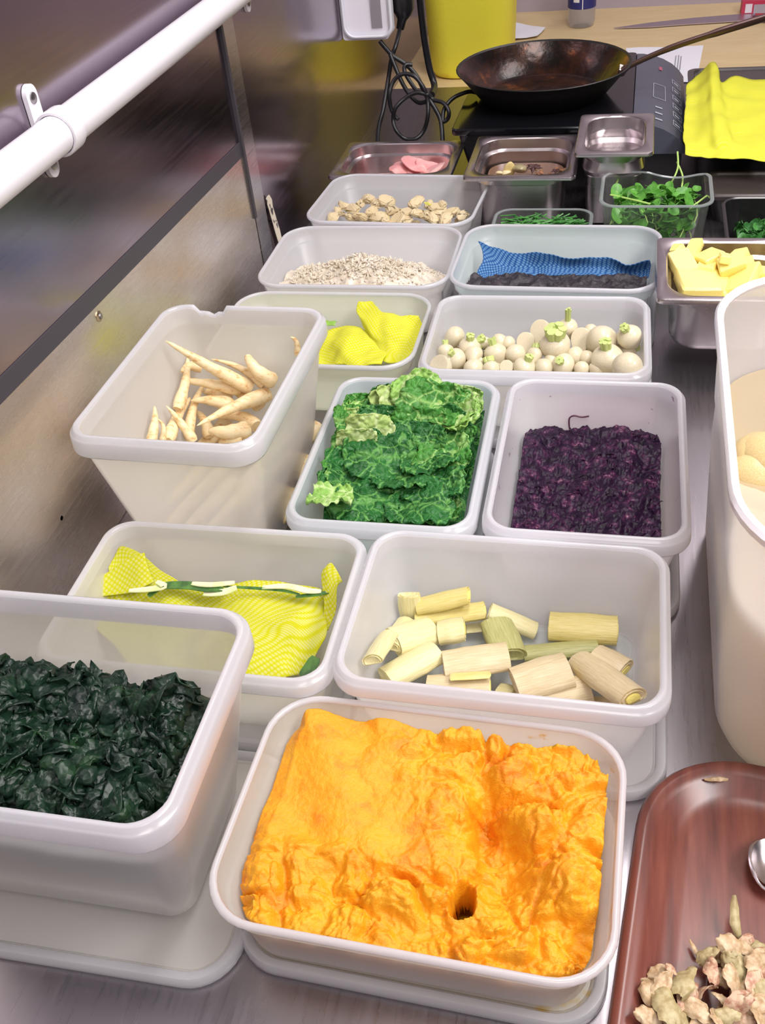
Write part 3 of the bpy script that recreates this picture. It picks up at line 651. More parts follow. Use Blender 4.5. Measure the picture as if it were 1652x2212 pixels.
# (px, py, z, kind, variant, rx, ry, rz, scale)   heights lean up toward the back of the tub
LV = [(668, 1078, .094, 'l', 0, 6, 20, 100, .95), (900, 845, .108, 'l', 2, 44, -8, 34, .9), (1000, 880, .108, 'l', 0, 24, -10, -24, 1.05), (930, 868, .110, 'm', 1, 30, 0, -12, 1.1), (745, 905, .102, 'm', 0, 40, 20, 50, .8), (770, 955, .096, 'y', 2, 75, 2, 14, .7), (860, 862, .104, 'y', 1, 40, 12, 30, .75), (965, 872, .106, 'm', 2, 25, 4, -20, .9), (1015, 905, .102, 'l', 1, 22, -22, -40, .75), (770, 893, .100, 'l', 2, 30, 30, 60, .6), (800, 930, .100, 'y', 0, 66, 6, 12, .8), (700, 1030, .074, 'm', 1, 35, 40, 60, .8), (790, 1085, .078, 'd', 0, 8, 4, 35, 1.15), (905, 1095, .078, 'd', 1, 6, -5, -10, 1.15),
      (980, 1050, .082, 'd', 2, 10, -14, -5, 1.1), (985, 985, .084, 'm', 0, 20, -20, 20, 1.0), (880, 1030, .080, 'd', 0, 18, 5, 170, 1.1), (770, 1010, .080, 'd', 1, 20, 10, 30, 1.25),
      (820, 985, .086, 'd', 2, 28, 6, 15, 1.25), (890, 960, .086, 'd', 0, 38, -6, -8, 1.1), (760, 955, .088, 'm', 2, 42, 8, 20, 1.0), (960, 930, .088, 'd', 1, 48, -10, -14, 1.05),
      (1020, 960, .080, 'm', 1, 20, -50, 60, .8), (1030, 900, .086, 'l', 1, 40, -45, 30, .85), (900, 930, .089, 'm', 0, 62, 0, -10, 1.1), (820, 925, .089, 'd', 0, 58, 6, 8, 1.05),
      (780, 915, .090, 'y', 0, 72, 5, 18, .85), (940, 895, .092, 'd', 2, 52, -4, -12, .95), (860, 880, .092, 'y', 1, 50, 8, 28, 1.0), (945, 880, .094, 'm', 1, 35, 0, -18, .95),
      (1000, 895, .090, 'l', 2, 30, -14, -25, 1.0), (755, 885, .090, 'm', 2, 60, 30, 60, .8), (890, 850, .095, 'l', 0, 55, -12, 32, .85), (825, 855, .094, 'd', 1, 80, 8, 45, .55),
      (1005, 865, .094, 'l', 1, 62, -4, -5, .8), (735, 890, .086, 'l', 2, 30, 60, 70, .6), (1000, 1110, .070, 'm', 0, -10, -10, 20, .8), (840, 1125, .068, 'm', 1, -14, 0, 0, .8),
      (745, 1040, .078, 'd', 2, 26, 14, 50, .95), (930, 1000, .084, 'd', 2, 20, 4, 200, 1.0)]
items = []
adj = {'d': 'dark green', 'm': 'mid green', 'l': 'light green', 'y': 'yellowish green'}
hwC, hdC, _ = inner(T['cabbage'], .075, .004)
for px, py, z, kd, vr, rx, ry, rz, sc in LV:
    loc = at(px, py, z); o = put((kd, vr), protos, loc, (D(rx), D(ry), D(rz)), (sc, sc, sc))
    # keep it inside the tub
    e = o.rotation_euler.to_matrix(); co = [e @ (v.co*sc) for v in o.data.vertices]
    t = T['cabbage']; x0, x1 = t['cx']-hwC, t['cx']+hwC; y0, y1 = t['cy']-hdC, t['cy']+hdC
    lx, ly = min(c.x for c in co), min(c.y for c in co); hx, hy = max(c.x for c in co), max(c.y for c in co)
    o.location.x = min(max(o.location.x, x0-lx), x1-hx) if hx-lx < x1-x0 else t['cx']
    o.location.y = min(max(o.location.y, y0-ly), y1-hy)
    tag(o, '', 'cabbage leaf', 'torn savoy cabbage leaves in their tub'); items.append((o, px, py, adj[kd]))
auto_labels(items, 'crinkled savoy leaf piece', 'of cabbage tub', 5)
fm = heap(T['cabbage'], lambda u, v: .045+.012*v+fnoise((u, v, 3), 3, 4)*.012, 60, 70)
tag(fm.build('savoy_cabbage', LM['d'], origin=(-.208, .784, .013)), 'packed shreds of savoy cabbage beneath the loose leaf pieces', 'cabbage', kind='stuff')

# ------------------------------------------------------------------ cut leeks
def leekmat(name, c1, c2):
    m_, nt, b = nmat(name); n = tex_noise(nt, 30, 4, .6, 'Object', (2, 26, 26)); r = ramp(nt, n.outputs[0], [(.35, c1), (.65, c2)])
    nt.links.new(r.outputs[0], b.inputs['Base Color']); b.inputs['Roughness'].default_value = .35; add_bump(nt, b, n.outputs[0], .5, .0012)
    b.inputs['Subsurface Weight'].default_value = .2; b.inputs['Subsurface Radius'].default_value = (.008, .007, .003); b.inputs['Subsurface Scale'].default_value = .4
    return m_
KM = {'y': leekmat('leek_yellow', (.62, .52, .16), (.72, .62, .26)), 'p': leekmat('leek_pale_flesh', (.64, .58, .28), (.72, .66, .38)),
      'b': leekmat('leek_beige', (.58, .46, .26), (.68, .57, .36)), 'o': leekmat('leek_olive', (.34, .34, .11), (.48, .46, .20))}
heart = plain('leek_heart', (.86, .74, .20), .4, bump=(400, .4))
def leek(p0, p1, w, kd, seed, lab, fl=.62):
    random.seed(seed); L = (p1-p0).length; r0 = w/2; m = MB(); hm_ = MB(); K = 14; rings = []
    n_ = 22; wob = [random.uniform(-.05, .05) for _ in range(n_)]
    def ring(x, s):
        out = []
        for q in range(n_):
            a = 2*math.pi*q/n_; rr = r0*s*(1+wob[q]+.04*noise.noise(Vector((x*90, a, seed)))); z = math.sin(a)*rr*fl
            if z < -r0*.30*s: z = -r0*.30*s-(z+r0*.30*s)*-.15
            out.append(Vector((x+(random.uniform(-.0006, .0006) if s == 1 and abs(x) > L*.45 else 0), math.cos(a)*rr, z)))
        return out
    for i in range(K+1):
        x = -L/2+L*i/K; rings.append(ring(x, 1-.03*math.cos(i/K*6)))
    e = [ring(L/2-.0012, .80), ring(L/2+.0006, .74), ring(L/2-.001, .55)]
    s0 = [ring(-L/2+.001, .55), ring(-L/2-.0006, .74), ring(-L/2+.0012, .80)]
    m.loft(s0+rings+e, True, True)
    o = m.build('leek_piece', KM[kd]); o.data.set_sharp_from_angle(angle=D(50))
    h = MB(); h.loft([ring(L/2-.0008, .50), ring(L/2+.0010, .46), ring(L/2+.0012, .2)]); ho = h.build('heart', heart, o, origin=(0, 0, 0))
    d = (p1-p0).normalized(); o.location = (p0+p1)/2
    o.rotation_euler = (random.uniform(-.35, .35), -math.asin(max(-1, min(1, d.z))), math.atan2(d.y, d.x))
    return tag(o, lab, 'leek', 'cooked leek pieces in the wide tub')
LK = [(410, 330, 420, 420, .024, 80, 'p', 'small pale leek piece standing behind the yellow pair'), (450, 385, 670, 335, .034, 74, 'y', 'bright yellow leek piece, topmost at the back left'),
      (440, 445, 740, 400, .030, 70, 'y', 'long yellow leek piece just below the topmost one'), (760, 405, 960, 490, .022, 66, 'p', 'flat pale leek slice behind the olive piece'),
      (340, 540, 510, 490, .034, 115, 'p', 'pale leek piece at left with cut brown-edged end'), (540, 500, 650, 480, .036, 110, 'p', 'short pale leek piece, left middle of the tub'),
      (310, 700, 530, 580, .042, 105, 'p', 'shiny pale leek piece slanting up at front left'), (560, 640, 840, 600, .040, 130, 'b', 'large beige leek piece in the middle of the tub'),
      (490, 745, 760, 735, .036, 105, 'b', 'beige leek piece lying along the front rim'), (850, 600, 790, 460, .034, 120, 'o', 'olive green leek piece in the middle'),
      (1020, 470, 1315, 490, .026, 110, 'y', 'straight yellow leek piece alone at the back right'), (910, 590, 1230, 565, .024, 74, 'o', 'dark olive leek piece behind the beige pair'),
      (1215, 600, 1470, 680, .034, 115, 'b', 'beige leek piece nearest the right wall'), (1150, 620, 1385, 785, .036, 96, 'b', 'slanting beige leek piece in front of the rightmost one'),
      (870, 730, 1105, 660, .042, 130, 'b', 'thick beige leek piece showing layered yellow end'), (930, 805, 1190, 745, .034, 110, 'b', 'leek piece with frilled yellow end at the front'),
      (1170, 815, 1290, 825, .024, 66, 'b', 'small beige leek piece at the front right'), (800, 755, 865, 775, .028, 66, 'p', 'tiny pale leek end at the front middle'),
      (250, 620, 320, 510, .022, 70, 'p', 'pale leek slice leaning at the far left'), (235, 735, 350, 660, .022, 86, 'p', 'pale leek slice low at the front left corner'),
      (330, 560, 400, 450, .020, 66, 'p', 'narrow pale leek slice under the left pieces'), (660, 480, 780, 465, .022, 60, 'p', 'pale leek slice wedged behind the olive piece'),
      (590, 690, 760, 680, .050, 40, 'y', 'thin yellow leek strip lying on the beige pieces')]
for i, (x0, y0, x1, y1, z, w, kd, lab) in enumerate(LK):
    sc = 1/(2.0146*2950)
    o = leek(at_in(T['leek'], 680+x0/2.0146, 1120+y0/2.0146, z, .012), at_in(T['leek'], 680+x1/2.0146, 1120+y1/2.0146, z+.002*(i % 3), .012), w*sc*1.6, kd, i+3, lab, .62 if w > 60 else .3)
m = MB(); t = T['leek']; hw, hd, r_ = inner(t, .018, .002)
m.loft([rrect(t['cx'], t['cy'], 2*hw-.004, 2*hd-.004, r_, t['z0']+.0024, t['rot']), rrect(t['cx'], t['cy'], 2*hw, 2*hd, r_, t['z0']+.005, t['rot'])])
tag(m.build('cooking_water', MAT['clear'], origin=(t['cx'], t['cy'], t['z0']+.0024)), 'shallow clear cooking water at the bottom of the leek tub', 'water', kind='stuff')

# ------------------------------------------------------------------ parsnips
mt, nt, b = nmat('parsnip'); n = tex_noise(nt, 60, 5, .65, 'Object', (1, 3, 3)); r = ramp(nt, n.outputs[0], [(.33, (.62, .34, .12)), (.45, (.80, .62, .34)), (.7, (.86, .74, .50))])
nt.links.new(r.outputs[0], b.inputs['Base Color']); b.inputs['Roughness'].default_value = .45; add_bump(nt, b, n.outputs[0], .3, .001)
b.inputs['Subsurface Weight'].default_value = .2; b.inputs['Subsurface Radius'].default_value = (.008, .006, .003); b.inputs['Subsurface Scale'].default_value = .4
MAT['parsnip'] = mt
PS = [(822, 405, .135, 1240, 640, .090, 34, .3), (1045, 495, .110, 1310, 630, .085, 22, .2), (1225, 480, .100, 1360, 610, .090, 36, .9), (1440, 385, .120, 1475, 480, .100, 15, .4),
      (930, 480, .110, 880, 745, .065, 27, .35), (905, 600, .070, 1190, 650, .065, 30, .6), (1030, 590, .105, 935, 880, .075, 26, .25), (765, 728, .110, 750, 905, .070, 23, .3),
      (780, 790, .095, 805, 905, .070, 15, .3), (822, 725, .120, 960, 905, .085, 24, .15), (940, 690, .085, 830, 905, .070, 30, .5), (945, 700, .105, 1150, 725, .090, 34, .3),
      (975, 825, .105, 1330, 670, .095, 36, .2), (1170, 665, .080, 1290, 735, .075, 34, .9), (1085, 780, .080, 1270, 830, .080, 32, .7), (1040, 850, .090, 1230, 850, .085, 42, .8),
      (975, 755, .070, 1040, 880, .065, 30, .6), (1010, 655, .075, 1140, 700, .070, 30, .8), (900, 560, .070, 1000, 540, .060, 26, .6), (1090, 910, .075, 1200, 900, .080, 30, .8)]
items = []
def clampin(t, p, m_, zlo):
    hw, hd, _ = inner(t, max(p.z, t['z0']), 0); hw -= m_; hd -= m_
    return Vector((min(max(p.x, t['cx']-hw), t['cx']+hw), min(max(p.y, t['cy']-hd), t['cy']+hd), max(p.z, zlo)))
for i, (x0, y0, z0, x1, y1, z1, w, tp) in enumerate(PS):
    random.seed(i); t = T['parsnip']
    rb = w/2.294/1750; a_, b_ = at_in(t, x0/2.294, 560+y0/2.294, z0, .003), at_in(t, x1/2.294, 560+y1/2.294, z1, rb+.001)
    n_ = 16; pts = []; rad = []; side = (b_-a_).cross(Vector((0, 0, 1))).normalized(); bend = random.uniform(-.008, .008)
    for k in range(n_):
        s = k/(n_-1); pts.append(a_+(b_-a_)*s+side*bend*math.sin(s*math.pi)+Vector((0, 0, .003*math.sin(s*3)))); rad.append(rb*(tp*.5+(1-tp*.5)*min(1, s*1.15)**.85)*(1+.05*math.sin(s*20+i)))
    rad[0] *= .35 if tp < .5 else .8; rad[-1] *= .82
    m = MB(); m.tube(pts, rad, 16); o = m.build('parsnip', MAT['parsnip'], origin=(a_+b_)/2); tag(o, '', 'parsnip', 'peeled parsnips in the deep tub')
    items.append((o, (x0+x1)/2, (y0+y1)/2, ['slim', 'thick', 'short blunt'][0 if w < 26 else (2 if tp > .55 else 1)]))
auto_labels(items, 'peeled parsnip', 'of deep tub', 4)
# lower layers
for k in range(12):
    random.seed(k+90); t = T['parsnip']; x = t['cx']-.055+.11*(k % 4)/3; y = t['cy']-.03+.045*(k//4)
    m = MB(); z = .020+.014*(k % 3); m.tube([(x-.02, y-.055+.006*(k % 2), z), (x, y, z+.002), (x+.012, y+.045, z+.002)], [.003, .008, .010], 12)
    tag(m.build('parsnip', MAT['parsnip'], origin=(x, y, z)), 'peeled parsnip buried at the bottom of the deep tub', 'parsnip', 'peeled parsnips in the deep tub')

# ------------------------------------------------------------------ baby turnips
mt, nt, b = nmat('turnip'); n = tex_noise(nt, 30, 3); r = ramp(nt, n.outputs[0], [(.3, (.56, .45, .27)), (.5, (.66, .60, .43)), (.75, (.72, .67, .53))])
nt.links.new(r.outputs[0], b.inputs['Base Color']); b.inputs['Roughness'].default_value = .3
b.inputs['Subsurface Weight'].default_value = .3; b.inputs['Subsurface Radius'].default_value = (.01, .008, .005); b.inputs['Subsurface Scale'].default_value = .4
MAT['turnip'] = mt; MAT['stem'] = plain('turnip_stem', (.42, .54, .14), .5, var=((.62, .66, .30), 120, .4, .65))
MAT['cutface'] = plain('turnip_cut', (.90, .88, .78), .4)
def turnip_mesh(seed, stem):
    random.seed(seed); m = MB(); n_ = 20; rings = []; prof = []
    pt = random.uniform(.4, 1.1)
    for i in range(15):
        a = -math.pi/2+math.pi*i/14; z = math.sin(a); r0 = math.cos(a)
        if a < 0: z *= 1+pt*.9*(abs(math.sin(a))**4)
        else: z *= .80
        prof.append((max(r0, .035), z))
    for r0, z in prof: rings.append([Vector((r0*math.cos(q)*(1+.04*math.sin(3*q+seed)), r0*math.sin(q), z)) for q in [2*math.pi*k/n_ for k in range(n_)]])
    m.loft(rings)
    if stem == 'half':
        for v in m.v:
            if v.x > .15: v.x = .15+(v.x-.15)*.04
    o = m.build('baby_turnip', [MAT['turnip'], MAT['cutface']]); ch = None
    o.data.set_sharp_from_angle(angle=D(50))
    if stem in ('tall', 'short', 'wide'):
        s = MB(); h, rr = {'tall': (1.35, .26), 'short': (.5, .34), 'wide': (.55, .62)}[stem]
        for q in range(6):
            a = 2*math.pi*q/6; x, y = math.cos(a)*rr*.62, math.sin(a)*rr*.62
            s.tube([(x*.9, y*.9, .70), (x, y, .78+h*.5), (x*1.15, y*1.15, .78+h*random.uniform(.85, 1.1))], rr*.48, 8)
        s.tube([(0, 0, .68), (0, 0, .76+h*.8)], rr*.6, 10)
        ch = s.build('stem', MAT['stem'], o, origin=(0, 0, 0))
    return o, ch
TM = {}
for st in ('none', 'half', 'tall', 'short', 'wide'):
    for s_ in range(2): TM[(st, s_)] = turnip_mesh(s_*7+len(st), st)
tused = set()
def put_turnip(key, loc, rot, r):
    o, ch = TM[key]
    if key in tused:
        o2 = o.copy(); COL.objects.link(o2)
        if ch: c2 = ch.copy(); COL.objects.link(c2); c2.parent = o2
        o = o2
    tused.add(key); o.location = loc; o.rotation_euler = rot; o.scale = (r, r, r); return tag(o, '', 'turnip', 'baby turnips in their tub')
TL = [(185, 512, 68, 'half', 200, 60), (275, 465, 58, 'short', -60, 0), (275, 335, 58, 'none', 40, 70), (360, 398, 62, 'short', -10, 0), (383, 440, 50, 'wide', 0, -80), (380, 522, 56, 'none', 0, 0),
      (505, 432, 62, 'short', -35, 20), (530, 368, 46, 'none', 60, 0), (622, 438, 56, 'none', 20, 60), (680, 365, 54, 'half', 100, 60), (765, 300, 62, 'half', 20, 30), (850, 385, 82, 'wide', 0, 8),
      (922, 285, 56, 'tall', 0, 4), (1000, 345, 60, 'half', 200, 20), (1055, 305, 40, 'none', 0, 40), (1125, 360, 82, 'none', 60, 20), (1150, 462, 84, 'short', -20, 0), (1275, 335, 64, 'short', -50, -30),
      (1265, 512, 78, 'none', 40, 10), (1230, 432, 56, 'half', 90, 40), (960, 448, 48, 'none', 90, 60), (895, 500, 60, 'short', 80, 20), (785, 515, 50, 'none', 20, 10), (675, 515, 60, 'short', 40, 0),
      (570, 512, 40, 'half', 40, 10), (480, 520, 46, 'wide', -30, -50), (1030, 462, 44, 'none', 0, 0), (735, 440, 42, 'wide', 20, -60), (825, 470, 34, 'wide', 0, -70), (1310, 430, 46, 'wide', 60, -40),
      (220, 420, 44, 'short', -60, -50), (1095, 520, 46, 'wide', 10, -30), (580, 375, 40, 'none', 0, 90), (130, 470, 44, 'none', 0, 90), (1000, 520, 40, 'none', 50, 50), (440, 375, 36, 'wide', -20, 20)]
items = []
for i, (x, y, rp, st, ry, rx) in enumerate(TL):
    z = .062+(545-y)/300*.018+(.006 if rp > 70 else 0); r_ = rp/2.6645/1960*1.18
    p = at_in(T['turnip'], 880+x/2.6645, 600+y/2.6645, z, r_*.9)
    o = put_turnip((st, i % 2), p, (D(rx*.6), D(ry*.5), D(i*47 % 360)) if st not in ('tall', 'wide') else (D(rx), D(ry), 0), r_)
    if st == 'half': o.rotation_euler = (0, D(-38), D(-105+(i*37 % 50)-25))
    if st in ('none', 'half'): o.scale = (r_, r_*.92, r_*1.12)
    items.append((o, x, y, {'none': 'plain', 'half': 'halved', 'tall': 'tall-stemmed', 'short': 'short-stemmed', 'wide': 'thick-stemmed'}[st]))
auto_labels(items, 'white baby turnip', 'of turnip tub', 4)
for k in range(48):
    random.seed(k+400); r_ = .0125; x = -.10+.2*(k % 9)/8; y = -.055+.030*((k//9) % 3) + .010*(k//27); z = T['turnip']['z0']+.016+.022*(k//27)
    X, Y = loc2w(T['turnip'], x, y+.01)
    o = put_turnip(('none', k % 2), (X, Y, z), (random.uniform(0, 6), random.uniform(0, 6), 0), r_); o['label'] = 'white baby turnip buried under the others at the tub bottom'

# ------------------------------------------------------------------ artichoke chunks
def chunk_mesh(seed, name, mat, sx=1, sy=.75, sz=.5, k=9, sharp=25):
    random.seed(seed); import bmesh
    bm = bmesh.new()
    for _ in range(k*2):
        v = Vector((random.gauss(0, 1), random.gauss(0, 1), random.gauss(0, 1))).normalized(); bm.verts.new((v.x*sx, v.y*sy, v.z*sz))
    r_ = bmesh.ops.convex_hull(bm, input=bm.verts)
    bmesh.ops.delete(bm, geom=[v for v in bm.verts if not v.link_faces], context='VERTS')
    bmesh.ops.bevel(bm, geom=list(bm.edges)+list(bm.verts), offset=.09, segments=2, affect='EDGES')
    for v in bm.verts:
        q = Vector((v.co.x/sx, v.co.y/sy, v.co.z/sz)).length
        if q > 1.02: v.co *= 1.02/q
    me = bpy.data.meshes.new(name); bm.to_mesh(me); bm.free(); me.materials.append(mat)
    for p in me.polygons: p.use_smooth = True
    me.set_sharp_from_angle(angle=D(sharp)); o = bpy.data.objects.new(name, me); COL.objects.link(o); return o
am = plain('artichoke', (.60, .46, .26), .45, var=((.70, .59, .37), 60, .35, .6), bump=(120, .2), sub=.2)
AC = {s_: chunk_mesh(s_+5, 'artichoke_chunk', am) for s_ in range(5)}
AL = [(490, 480, 70), (440, 510, 45), (620, 492, 68), (395, 550, 70), (330, 520, 50), (245, 605, 62), (312, 585, 40), (365, 600, 48), (440, 600, 60), (520, 560, 60), (575, 600, 70), (655, 560, 75), (740, 575, 65), (820, 500, 68),
      (905, 512, 42), (825, 580, 68), (890, 590, 60), (970, 550, 76), (1000, 520, 60), (1060, 570, 64), (1020, 612, 70), (1135, 592, 56), (700, 612, 65), (935, 612, 55), (620, 625, 55), (280, 560, 44), (550, 510, 50), (760, 620, 50)]
items = []
for i, (x, y, rp) in enumerate(AL):
    z = .040+(640-y)/190*.016; r_ = rp/3.177/1400*1.22; p = at_in(T['arti'], 640+x/3.177, 280+y/3.177, z, .010); random.seed(i)
    o = put(i % 5, AC, p, (random.uniform(-.5, .5), random.uniform(-.5, .5), random.uniform(0, 6)), (r_, r_, r_)); tag(o, '', 'artichoke', 'artichoke chunks in the hindmost tub'); items.append((o, x, y))
auto_labels(items, 'pale peeled artichoke chunk', 'of hindmost tub', 4)
for k in range(24):
    random.seed(k+50); X, Y = loc2w(T['arti'], -.09+.18*(k % 8)/7, -.045+.04*(k//8)); o = put(k % 5, AC, (X, Y, .018+.01*(k % 2)), (0, 0, k), (.014, .014, .014)); tag(o, 'pale artichoke chunk buried at the bottom of the hindmost tub', 'artichoke', 'artichoke chunks in the hindmost tub')
o = put(1, AC, clampin(T['arti'], at(640+905/3.177, 280+510/3.177, .062), .01, .02), (.3, .5, .6), (.010, .004, .004)); tag(o, 'narrow yellow-green sliver on top of the artichoke chunks', 'artichoke')
ysl = plain('sliver_yellow', (.74, .72, .16), .4); o.data = o.data.copy(); o.data.materials[0] = ysl

# ------------------------------------------------------------------ steel pans
def gnpan(label, cx, cy, w, d, z0, z1, rot=0, op=.036, fl=.013, tp=.012, step=True):
    root = thing('steel_pan', label, 'pan', (cx, cy, z0)); R = lambda ins, r, z: rrect(cx, cy, w-2*ins, d-2*ins, r, z, rot, 9, 3)
    b = MB(); i = fl
    b.loft([R(i+.0002, op, z1-.002), R(i+.001, op, z1-.018), R(i+.006 if step else i+.002, op, z1-.021), R(i+tp-.004, op, z0+.010), R(i+tp, op-.004, z0+.003), R(i+tp+.010, op-.012, z0), R(i+tp+.010, op-.012, z0+.001),
            R(i+tp+.001, op-.005, z0+.004), R(i+tp-.003, op, z0+.011), R(i+.0069 if step else i+.003, op, z1-.0205), R(i+.0019, op, z1-.0172), R(i+.0011, op, z1-.002)], True, True) if False else None
    prof = [R(i+tp+.010, op-.012, z0), R(i+tp, op-.004, z0+.003), R(i+tp-.004, op, z0+.010), R((i+.006) if step else i+.002, op, z1-.021), R(i+.001, op, z1-.018), R(i+.0002, op, z1-.002),
            R(i+.0011, op, z1-.002), R(i+.0019, op, z1-.0172), R((i+.0069) if step else i+.003, op, z1-.0205), R(i+tp-.003, op, z0+.011), R(i+tp+.001, op-.005, z0+.004), R(i+tp+.010, op-.012, z0+.001)]
    b.loft(prof); b.build('basin', MAT['pan_steel'], root)
    f = MB(); f.loft([R(0, .010, z1-.006), R(-.0004, .010, z1-.004), R(.001, .009, z1-.0006), R(.003, .008, z1), R(i-.001, op, z1-.0004), R(i+.0011, op, z1-.0024), R(i, op, z1-.003), R(.003, .008, z1-.0012), R(.0012, .009, z1-.005)], loop=True)
    f.build('flange', MAT['pan_steel'], root); return root
gnpan('shallow steel pan of butter chunks behind the tall jug', .131, 1.165, .176, .172, .028, .110, .0, step=True)
gnpan('steel pan of garlic and star anise, second from the wall', -.163, 1.576, .174, .186, .001, .100, .0)
gnpan('steel pan of pink ham slices against the wall', -.388, 1.648, .212, .166, .001, .072, .0)
gnpan('small empty steel pan perched highest in front of hob', -.022, 1.586, .117, .178, .0845, .130, .0, op=.034, step=False, tp=.002)
m = MB(); m.loft([rrect(-.022, 1.600, .070, .12, .012, .0), rrect(-.022, 1.600, .078, .13, .014, .004), rrect(-.022, 1.600, .084, .14, .016, .080), rrect(-.022, 1.600, .088, .144, .016, .082), rrect(-.022, 1.600, .086, .142, .016, .084)])
tag(m.build('steel_container', MAT['pan_steel'], origin=(-.022, 1.6, 0)), 'steel container beneath the small empty pan', 'container')
# butter
bmt = plain('butter', (.92, .76, .20), .35, var=((.95, .84, .34), 40, .4, .6), sub=.35)
def butter_mesh(seed, sh):
    random.seed(seed); m = MB(); a, b_, c = sh; R = lambda s, z: [Vector((p.x+random.uniform(-.02, .02), p.y, p.z)) for p in rrect(0, 0, a*2*s, b_*2*s, .14, z, 0, 3, 2)]
    m.loft([R(.90, -c), R(1, -c+.1), R(1.02, c-.1), R(.93, c)])
    for v in m.v: v.x += .10*v.z; v.y += .04*math.sin(v.x*3)
    return m.build('butter_chunk', bmt)
BM = {0: butter_mesh(1, (1, .7, .5)), 1: butter_mesh(2, (1, .9, .35)), 2: butter_mesh(3, (.8, .7, .6)), 3: butter_mesh(4, (1.2, .5, .4))}
BL = [(1165, 665, 42, .112, 2), (1255, 665, 60, .110, 3), (1205, 745, 75, .104, 0), (1285, 845, 105, .096, 1), (1350, 700, 60, .110, 1), (1335, 770, 62, .100, 2), (1430, 705, 48, .118, 3), (1470, 740, 62, .112, 0),
      (1515, 690, 44, .110, 2), (1570, 770, 58, .106, 3), (1520, 830, 88, .098, 1), (1620, 790, 56, .100, 0), (1440, 890, 78, .086, 3), (1570, 900, 66, .086, 0), (1630, 850, 50, .092, 2), (1395, 790, 55, .095, 0), (1640, 900, 50, .085, 1)]
items = []
for i, (x, y, rp, z, kd) in enumerate(BL):
    random.seed(i*3+1); r_ = rp/2.534/1830*1.2; p = at(1000+x/2.534, 280+y/2.534, z-.006); p.x = max(p.x, .131-.088+.016+r_*.9); p.y = min(max(p.y, 1.165-.086+.018+r_), 1.165+.07-r_)
    o = put(kd, BM, p, (random.uniform(-.5, .5), random.uniform(-.5, .5), random.uniform(0, 3)), (r_, r_, r_)); tag(o, '', 'butter', 'butter chunks in the steel pan'); items.append((o, x, y, ['small', 'large'][rp > 60]))
for k in range(9):
    o = put(k % 3, BM, (.100+.034*(k % 3), 1.130+.034*(k//3), .046+.008*(k % 2)), (.1, .1, k), (.017, .017, .017)); tag(o, 'butter chunk buried at the bottom of the steel pan', 'butter', 'butter chunks in the steel pan')
for k in range(6):
    o = put((k+1) % 3, BM, (.108+.04*(k % 3), 1.140+.05*(k//3), .068), (.2, .1, k*2), (.018, .018, .018)); tag(o, 'butter chunk buried at the bottom of the steel pan', 'butter', 'butter chunks in the steel pan')
auto_labels(items, 'pale yellow butter chunk', 'of butter pan', 3)

# ham slices
hmt = plain('ham', (.80, .34, .34), .3, var=((.86, .52, .48), 35, .4, .65), sub=.3)
hl = ['broad pink slice lying at the bottom of the pan by the wall', 'folded pink slice on the left of the pile', 'pale pink slice topping the pile', 'pink slice curled at the right of the pile', 'thin pink slice at the front of the pile']
for i, (x, y, z, sx, sy, hgt, lab) in enumerate([(560, 270, .020, .070, .050, .002, hl[0]), (800, 240, .032, .036, .034, .014, hl[1]), (900, 215, .044, .044, .032, .012, hl[2]), (1010, 215, .042, .030, .034, .014, hl[3]), (890, 270, .044, .034, .024, .009, hl[4])]):
    c = at(640+x/3.177, 280+y/3.177, z); c.y = min(max(c.y, 1.60), 1.69); c.x = min(max(c.x, -.435), -.335) if i else -.388; P = []
    for a in range(13):
        row = []
        for b_ in range(13):
            u, v_ = (a/6-1), (b_/6-1); k = max(abs(u), abs(v_))/max(1e-6, math.hypot(u, v_)); uu, vv = u*k, v_*k
            row.append(c+Vector((uu*sx, vv*sy, hgt*math.cos(uu*2.2+i)*math.cos(vv*1.5)+.004*noise.noise(Vector((uu*2.5, vv*2.5, i*5)))*(1 if i else .2))))
        P.append(row)
    m = MB(); m.sheet(P, .002); tag(m.build('ham_slice', hmt, origin=c), lab, 'ham slice', 'ham slices in the pan')
# spices in the second pan
def at2(x, y, z): return at(640+x/3.177, 280+(y-34)/3.177, z)
gmt = plain('garlic', (.74, .62, .36), .35, sub=.2)
def clove(c, r_, rot, mat, name, lab, cat):
    m = MB(); rings = []
    for i in range(11):
        a = -math.pi/2+math.pi*i/10; rr = math.cos(a)*(1-.25*math.sin(a)); rings.append([Vector((math.cos(q)*max(rr, .02), math.sin(q)*max(rr, .02)*.7*(1 if math.sin(q) > 0 else .6), math.sin(a)*1.35)) for q in [2*math.pi*k/14 for k in range(14)]])
    m.loft(rings); o = m.build(name, mat); o.location = c; o.rotation_euler = rot; o.scale = (r_,)*3; return tag(o, lab, cat)
base_z = .062
clove(at2(1395, 335, base_z+.01), .006, (1.2, .3, .5), gmt, 'garlic_clove', 'small garlic clove leftmost in the spice pan', 'garlic')
clove(at2(1440, 330, base_z+.012), .006, (1.4, 0, 1.5), gmt, 'garlic_clove', 'garlic clove lying left of the upright slice', 'garlic')
clove(at2(1462, 305, base_z+.016), .010, (.25, .1, .3), plain('slice_yellow', (.70, .56, .24), .4), 'garlic_clove', 'upright pale garlic slice in the spice pan', 'garlic')
clove(at2(1535, 308, base_z+.016), .0125, (1.2, .2, .2), plain('shallot', (.36, .30, .16), .18, coat=.5), 'shallot', 'glossy greenish brown shallot in the spice pan', 'shallot')
sm = plain('star_anise', (.06, .02, .018), .5, bump=(300, .6))
